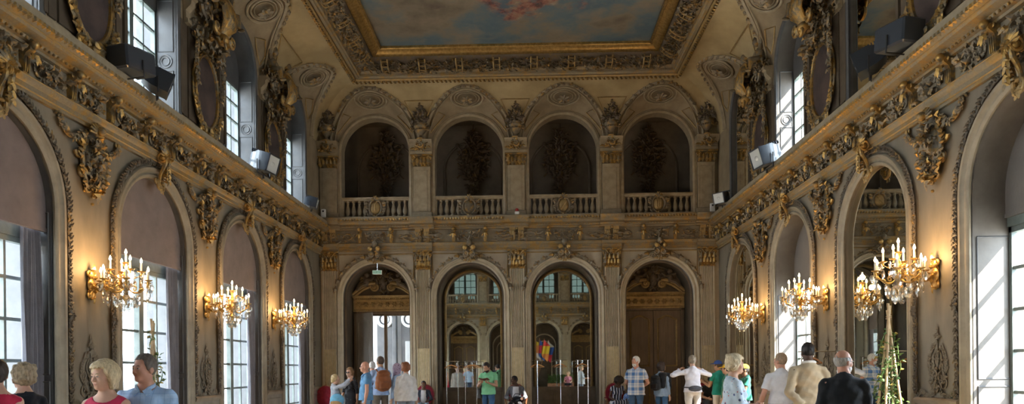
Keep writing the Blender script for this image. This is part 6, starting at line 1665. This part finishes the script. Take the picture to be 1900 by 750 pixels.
backpack(g, 'brown leather backpack on the tall man in light blue', cloth('brown_leather', (.25, .085, .03), .3, .5, 6), 1.1)
person('white-haired man in a dark blue T-shirt standing behind the brown backpack', x_at(691, 19.4), 19.4, .2, 1.78, False, RUDDY, 'short', (.62, .61, .60), top=cloth('dark_blue_tee', (.045, .09, .17)), sleeve=.3, bottom=denim(), face=False)
g = person('woman in a headscarf and long pale blue coat behind the white pullover', x_at(737, 18.1), 18.1, 1.2, 1.70, True, TAN, 'none', (.05, .04, .04), top=cloth('pale_blue_coat', (.36, .48, .66)), topz=.6, sleeve=.97, skirt=(cloth('pale_blue_coat', (.36, .48, .66)), .3))
S = SDF(); S.ell((0, -.02, .03), (.098, .118, .122), None, .02); S.cone((0, -.02, -.03), (0, -.01, -.17), .09, .105, .04); S.ell((0, .105, -.012), (.056, .05, .072), None, .02, sub=True)
lo, hi = S.bounds(); o = obj('headscarf', isomesh(S, lo, hi, .01), blotch('patterned_scarf', (.34, .26, .36), [((.10, .03, .06), .22), ((.5, .42, .46), .18)], 20), g['obj'], smooth=180); o.location = tuple(np.array((0, .028, 1.628)) * (1.70 / 1.75))
person('woman with short auburn hair in a white knitted pullover and grey trousers', x_at(753, 16.8), 16.8, .12, 1.71, True, FAIR, 'volume', (.24, .085, .035), top=cloth('white_knit', (.62, .61, .60), .12), topz=.84, sleeve=.97, bottom=cloth('grey_blue_trousers', (.24, .29, .36)), face=False, girth=1.22, wide=1.12)
c = CHAIRS['boy']; SIT = {1: ((.35, .3, -1), (-.35, .9, -.2)), -1: ((.35, .3, -1), (-.35, .9, -.2))}
person('child in a dark jacket and white shirt sitting in a red armchair', c[0], c[1] - .03, c[2] + .05, 1.40, False, BROWN, 'crew', (.012, .01, .01), legs='sit', top=cloth('dark_jacket', (.035, .045, .07)), front=cloth('white_tee', (.62, .62, .66), .08), sleeve=.97, bottom=denim('pale_denim', (.34, .44, .56)), arms=SIT, neck=.11, seat=.46)
o = c; t = None
# middle
gm_ = cloth('pale_green_polo', (.24, .62, .36), .15)
READ = {1: ((.22, .30, -1), (-.55, .8, .30), (-.4, .2, .9)), -1: ((.22, .30, -1), (-.55, .8, .30), (-.4, .2, .9))}
g = person('man in a pale green polo shirt and jeans reading a booklet', x_at(906, 19.3), 19.3, 2.85, 1.77, False, TAN, 'short', (.03, .022, .02), top=gm_, sleeve=.33, bottom=denim('blue_jeans', (.05, .13, .27)), arms=READ, hpitch=-.5, hyaw=-.1, beard=(.03, .022, .02), collar=gm_, hand=('grip', 'grip'))
b = (np.array(g['wr'][1]) + np.array(g['wr'][-1])) / 2; t = thing('booklet', 'open dark red booklet in the hands of the man in green', 'book', tuple(b + (0, -.02, .03)), 2.85); a = MB()
for q in (-1, 1): a.add([(0, -.09, .0), (q * .13, -.08, .03), (q * .13, .09, .08), (0, .10, .06), (0, -.09, .012), (q * .13, -.08, .042), (q * .13, .09, .092), (0, .10, .072)], [(0, 1, 2, 3), (4, 5, 6, 7), (0, 1, 5, 4), (1, 2, 6, 5), (2, 3, 7, 6), (3, 0, 4, 7)])
obj('cover', a, plain('maroon_cover', (.16, .035, .03), .5), t)
sb = g['T']((.24, -.02, 1.0)); t = thing('satchel', 'black satchel hanging at the hip of the man in green', 'bag', sb, 2.85); a = MB(); box(a, -.05, .05, -.13, .13, -.26, .02, bev=.03); obj('bag_body', a, M['black'], t); a = MB(); tube(a, [(0, .02, .0), (-.03, .09, .25), (-.13, .03, .48), (-.14, -.1, .42), (-.02, -.12, .2), (0, -.08, 0)], .018, 6, flat=.5); obj('strap', a, M['black'], t)
c = CHAIRS['bag']
g = person('seated person in a white T-shirt and grey cardigan with head turned left', c[0], c[1] - .03, c[2] - .05, 1.66, False, DARK, 'short', (.01, .009, .009), legs='sit', top=cloth('grey_cardigan', (.13, .135, .155)), front=cloth('white_tee', (.62, .62, .66), .08), sleeve=.97, bottom=cloth('black_shorts', (.02, .02, .025)), bottomz=.55, arms={1: ((.4, .25, -1), (-.5, .85, -.1)), -1: ((.4, .25, -1), (-.2, .9, -.1))}, hyaw=-.9, hroll=.15, neck=.11)
kb = (np.array(g['kn'][1]) + np.array(g['kn'][-1])) / 2; t = thing('handbag', 'soft black bag on the lap of the person in a white T-shirt', 'bag', (kb[0] + .06, kb[1] + .24, .66), c[2]); S = SDF(); S.ell((0, 0, 0), (.20, .12, .10), None, .04); lo, hi = S.bounds(); obj('sack', isomesh(lambda P: S(P) + .005 * np.sin(P[:, 0] * 40 + P[:, 2] * 30), lo, hi, .012), cloth('black_bag_cloth', (.02, .025, .035)), t, smooth=180); a = MB(); tube(a, [(-.12, 0, .08), (-.06, .02, .17), (.06, .02, .17), (.12, 0, .08)], .011, 6); obj('handle', a, M['black'], t)
c = CHAIRS['afro']; st = stripes('black_white_striped_dress', 'X', 13, [(0, (.02, .022, .03)), (.45, (.50, .52, .58)), (.55, (.50, .52, .58)), (.75, (.05, .08, .16))])
g = person('seated woman with an afro, head bowed, in a black and white striped dress', c[0], c[1] - .05, c[2] + .1, 1.66, True, DARK, 'afro', (.022, .014, .011), legs='sit', lean=.22, hpitch=-.55, top=st, sleeve=.2, skirt=(st, .3), arms={1: ((.35, .25, -1), (-.3, .95, -.35)), -1: ((.35, .25, -1), (-.3, .95, -.35))}, neck=.12)
b = g['T']((-.27, .20, 1.02)); t = thing('tote_bag', 'blue and white patterned bag beside the woman in stripes', 'bag', (b[0], b[1], .64), c[2]); S = SDF(); S.ell((0, 0, 0), (.12, .14, .19), None, .03); lo, hi = S.bounds(); obj('sack', isomesh(S, lo, hi, .012), blotch('blue_white_print', (.10, .20, .45), [((.55, .58, .62), .25)], 18), t, smooth=180); a = MB(); tube(a, [(-.06, 0, .17), (-.03, 0, .28), (.03, 0, .28), (.06, 0, .17)], .010, 6); obj('handle', a, M['black'], t)
# right of the middle
PL = stripes('blue_white_plaid', 'X', 5.2, [(0, (.06, .17, .42)), (.42, (.62, .64, .66)), (.72, (.22, .36, .60)), (.82, (.62, .64, .66))], axis2='Z', scale2=5.2)
BEH = {1: ((.30, -.30, -1), (-.75, -.35, -.45)), -1: ((.30, -.30, -1), (-.75, -.35, -.45))}
person('white-haired bearded man in a blue and white plaid shirt, hands behind his back', x_at(1180, 18.7), 18.7, 2.75, 1.84, False, RUDDY, 'short', (.66, .65, .62), top=PL, topz=.80, sleeve=.40, bottom=denim('blue_denim', (.06, .12, .22)), arms=BEH, hyaw=-.75, beard=(.6, .58, .55), collar=PL, girth=1.12)
g = person('woman in a denim shirt looking up to the right, dark jacket over her shoulder', x_at(1227, 19.0), 19.0, -.75, 1.68, True, FAIR, 'bob', (.05, .035, .03), top=cloth('denim_shirt', (.26, .36, .50)), topz=.82, sleeve=.95, bottom=denim('indigo_jeans', (.05, .13, .26)), hpitch=.25, hyaw=-.35)
backpack(g, 'small black backpack on the woman in a denim shirt', cloth('black_nylon', (.018, .02, .025), .3, .5, 6), .85, -.05)
S = SDF(); S.cone((.05, -.09, 1.36), (.17, .04, 1.34), .07, .075, .04); S.cone((.17, .07, 1.33), (.18, .10, 1.02), .07, .06, .04); S.cone((.13, -.10, 1.36), (.14, -.14, 1.05), .07, .055, .04); lo, hi = S.bounds(); obj('draped_jacket', isomesh(lambda P: S(P) + .004 * np.sin(P[:, 2] * 40), lo, hi, .012), cloth('black_jacket', (.014, .016, .022)), g['obj'], smooth=180)
PHO = {1: ((.95, .35, -.25), (-.85, .25, .55)), -1: ((.95, .35, -.25), (-.85, .25, .55))}
g = person('person in a white shirt and pale trousers holding a camera to the eye, from behind', x_at(1285, 17.6), 17.6, .15, 1.83, True, FAIR, 'bun', (.30, .25, .19), top=cloth('white_shirt', (.60, .60, .66), .1), sleeve=.97, bottom=cloth('stone_trousers', (.46, .45, .43)), arms=PHO, face=False, girth=1.1, wide=1.1, hand=('grip', 'grip'), topz=.90)
w_ = (np.array(g['wr'][1]) + np.array(g['wr'][-1])) / 2; t = thing('camera', 'camera held to the eye by the person in white', 'camera', (w_[0], w_[1] + .02, w_[2]), .15); a = MB(); box(a, -.065, .065, -.02, .03, -.04, .04, bev=.008); obj('camera_body', a, M['black'], t); a = MB(); tube(a, [(0, .03, 0), (0, .10, 0)], .032, 10); obj('camera_lens', a, M['black'], t)
b = g['T']((0, -.15, .985)); t = thing('waist_bag', 'dark grey waist bag on the back of the person in white', 'bag', b, .15); S = SDF(); S.ell((0, 0, 0), (.17, .055, .075), None, .03); lo, hi = S.bounds(); obj('pouch', isomesh(S, lo, hi, .010), cloth('dark_grey_nylon', (.05, .055, .07)), t, smooth=180)
a = MB(); tube(a, [(.225 * math.cos(q), .155 + .175 * math.sin(q), .03) for q in np.linspace(0, 2 * PI, 33)], .014, 6); obj('belt', a, M['black'], t); a = MB(); tube(a, [(-.13, -.045, .04), (0, -.062, .045), (.13, -.045, .04)], .004, 5); obj('zip', a, M['steel'], t)
person('boy in a blue cap, teal T-shirt and white shorts', x_at(1333, 18.4), 18.4, .6, 1.70, False, TAN, 'short', (.06, .04, .03), top=cloth('teal_tee', (.02, .30, .24)), sleeve=.34, bottom=cloth('white_shorts', (.60, .58, .55), .1), bottomz=.46, cap=(.03, .08, .30), arms={-1: ((.3, .3, -1), (-.1, .9, .4))}, hyaw=.3)
c = CHAIRS['right']; person('person in dark clothes sitting in the right corner behind the boy in teal', c[0], c[1] - .03, c[2] + .2, 1.62, False, TAN, 'short', (.015, .012, .012), legs='sit', lean=.25, top=cloth('black_tee', (.018, .02, .024)), sleeve=.32, bottom=cloth('grey_shorts', (.08, .085, .09)), bottomz=.5, arms=SIT, hpitch=-.2)
person('child in a yellow cap partly hidden behind the blonde woman', x_at(1349, 17.8), 17.8, 1.0, 1.60, False, TAN, 'short', (.05, .04, .03), top=cloth('green_tee', (.03, .18, .12)), sleeve=.33, bottom=denim(), cap=(.55, .36, .02))
g = person('child with a yellow cap raising a hand to the face, right of the floral blouse', x_at(1383, 16.6), 16.6, 1.5, 1.58, False, BROWN, 'short', (.02, .015, .012), top=cloth('bottle_green_tee', (.02, .16, .11)), sleeve=.33, bottom=denim('black_denim', (.02, .025, .04)), cap=(.55, .36, .02), arms={1: ((.3, .8, -.4), (-.45, .25, .9)), -1: ((.2, .3, -1), (-.1, .9, .3))})
# right foreground
FLO = blotch('floral_blouse', (.50, .60, .70), [((.06, .08, .20), .20), ((.50, .12, .16), .13), ((.12, .24, .40), .12)], 13)
g = person('blonde short-haired woman in a pale floral blouse holding a red wallet', x_at(1361, 9.3), 9.3, -1.6, 1.69, True, FAIR, 'volume', (.60, .50, .34), top=FLO, topz=.78, sleeve=.74, bottom=denim('light_jeans', (.22, .32, .48)), arms={1: ((.12, .15, -1), (-.15, .95, -.05)), -1: ((.12, .2, -1), (-.15, .95, .0))}, girth=1.25, res=.009, hand=('grip', 'grip'), neck=.10, hpitch=-.05)
w_ = np.array(g['wr'][1]); t = thing('wallet', 'red wallet in the hands of the woman in the floral blouse', 'wallet', (w_[0] + .03, w_[1], w_[2] + .01), -1.35); a = MB(); box(a, -.06, .06, -.09, .09, -.012, .012, bev=.006); obj('cover', a, plain('red_leather', (.45, .02, .04), .4), t); a = MB(); box(a, -.058, .058, -.088, .088, .010, .018, bev=.004); obj('flap', a, plain('red_leather', (.45, .02, .04), .4), t)
person('man in a white short-sleeved shirt and navy trousers seen from behind', x_at(1449, 11.4), 11.4, -.05, 1.75, False, RUDDY, 'crew', (.30, .22, .15), top=cloth('white_cotton', (.62, .64, .70), .1), topz=.96, sleeve=.42, bottom=cloth('navy_trousers', (.025, .035, .075)), arms={-1: ((.35, -.1, -1), (.12, .5, -.75)), 1: ((.30, .0, -1), (-.15, .7, -.5))}, hyaw=.6, res=.009, collar=None, girth=1.05, neck=.082)
g = person('tall man in a beige sweater and jeans with hands clasped behind his back', x_at(1500, 10.3), 10.3, -.05, 1.88, False, DARK, 'crew', (.012, .010, .010), top=cloth('beige_sweater', (.42, .335, .225), .15), topz=.92, sleeve=.95, bottom=denim('jeans_cloth', (.12, .20, .36)), arms={1: ((.26, -.22, -1), (-.62, -.34, -.75)), -1: ((.26, -.22, -1), (-.62, -.34, -.75))}, hyaw=.15, res=.009, face=False, wide=1.03)
a = MB(); R_ = 1.88 / 1.75; tube(a, [(.072 * R_ * math.cos(q), (-.008 + .075 * math.sin(q)) * R_, 1.487 * R_ + .014 * math.sin(q + PI)) for q in np.linspace(0, 2 * PI, 25)], .021, 7, flat=1.3); obj('collar', a, cloth('white_collar', (.66, .66, .64), .05), g['obj'])
person('bearded bald man in a black waistcoat over a dark shirt, looking right', x_at(1566, 8.0), 8.0, -.25, 1.71, False, RUDDY, 'fringe', (.42, .41, .40), top=cloth('black_waistcoat', (.014, .017, .022), .3), topz=.80, sleeve=.9, bottom=cloth('charcoal_trousers', (.04, .04, .045)), hyaw=-.95, beard=(.50, .48, .46), glasses='clear', res=.0085, girth=1.15, wide=1.08)
# people standing behind the camera, seen in the end mirrors
person('man in an orange jacket behind the camera, reflected in the left end mirror', -3.4, 3.0, .3, 1.74, False, FAIR, 'short', (.5, .48, .45), top=cloth('orange_jacket', (.62, .10, .02)), sleeve=.97, bottom=denim(), res=.013)
person('man in a navy jacket behind the camera, reflected in the left end mirror', -1.7, 2.2, -.2, 1.78, False, TAN, 'short', (.04, .03, .03), top=cloth('navy_jacket', (.03, .04, .08)), sleeve=.97, bottom=denim(), res=.013)
c = (2.75, .4, .1); o = dup(_c0, (c[0], c[1], 0), c[2], 'red velvet armchair behind the camera, reflected in the right end mirror')
person('seated woman in a pink top behind the camera, reflected in the right end mirror', c[0], c[1] + .03, c[2], 1.66, True, FAIR, 'bob', (.45, .32, .18), legs='sit', top=cloth('pink_top', (.55, .22, .30)), sleeve=.3, skirt=(cloth('black_skirt', (.02, .02, .03)), .3), arms=SIT, res=.013)
SKY, SUN, EXPO = 15.0, 40.0, 0.45
# ------------------------------------------------------------------ outside: sky, sun, square and the houses across it
W = bpy.data.worlds.new('sky'); SC.world = W; W.use_nodes = True; nt = W.node_tree; bg = nt.nodes['Background']
bg.inputs[0].default_value = (.74, .87, 1.0, 1); bg.inputs[1].default_value = SKY
S = bpy.data.lights.new('sun', 'SUN'); S.energy = SUN; S.angle = math.radians(.6); S.color = (1.0, .93, .82)
so = bpy.data.objects.new('sun', S); link(so); so.rotation_euler = Vector((-1.1, .85, -1.25)).to_track_quat('-Z', 'Y').to_euler()
mb = MB(); box(mb, -120, 120, -80, 120, -5.2, -5.0); struct('ground', mb, paint('square_paving', (.42, .40, .37), (.50, .48, .44), .8, .4, bs=0))
def facade():
    wl = MB(); box(wl, -60, -48, -60, 60, -5, 9); wd = MB(); rf = MB()
    rf.add([(-47.5, -60.5, 9), (-47.5, 60.5, 9), (-54, 60.5, 13), (-54, -60.5, 13)], [(0, 1, 2, 3)]); rf.add([(-60.5, -60.5, 9), (-60.5, 60.5, 9), (-54, 60.5, 13), (-54, -60.5, 13)], [(0, 1, 2, 3)])
    t = thing('house_row', 'pale stone row of houses across the square outside the left windows', 'building', (0, 0, 0))
    obj('facade', wl, paint('house_stone', (.68, .64, .58), (.76, .72, .66), .8, .3, bs=0), t); obj('roof', rf, paint('slate_roof', (.12, .13, .15), (.18, .19, .21), .6, 1, bs=0), t)
    mb = MB(); box(mb, -.06, .1, -.65, .65, 0, 2.3); wm = mb.mesh('house_window', plain('house_window_glass', (.10, .12, .14), .2))
    n = 0
    for fl_ in range(3):
        for k in range(20):
            obj('house_window', wm, None, t, (-48, -20 + k * 3.4, -4.2 + fl_ * 4.2)); n += 1
facade()
# ------------------------------------------------------------------ camera
C = bpy.data.cameras.new('camera'); co = bpy.data.objects.new('camera', C); link(co)
C.sensor_fit = 'HORIZONTAL'; C.sensor_width = 36; C.lens = 36 * FPX / 1900; C.shift_y = (685 - 375) / 1900; C.clip_end = 500; C.clip_start = .05
fwd = Vector((-math.sin(YAW), math.cos(YAW), 0)); right = Vector((math.cos(YAW), math.sin(YAW), 0)); up = Vector((0, 0, 1))
r2 = right * math.cos(ROLL) - up * math.sin(ROLL) ; u2 = up * math.cos(ROLL) + right * math.sin(ROLL)
Rm = Matrix((r2, u2, -fwd)).transposed().to_4x4(); Rm.translation = Vector((CAMX, 0, CAMZ)); co.matrix_world = Rm
SC.camera = co
vs = SC.view_settings; vs.view_transform = 'Standard'; vs.look = 'None'; vs.gamma = 1; vs.use_curve_mapping = False; vs.exposure = EXPO
SC.display_settings.display_device = 'sRGB'
cy = SC.cycles; cy.use_denoising = True; cy.max_bounces = 10; cy.diffuse_bounces = 6; cy.glossy_bounces = 5; cy.transparent_max_bounces = 16; cy.transmission_bounces = 4
cy.sample_clamp_indirect = 6; cy.caustics_reflective = False; cy.caustics_refractive = False; cy.blur_glossy = .5
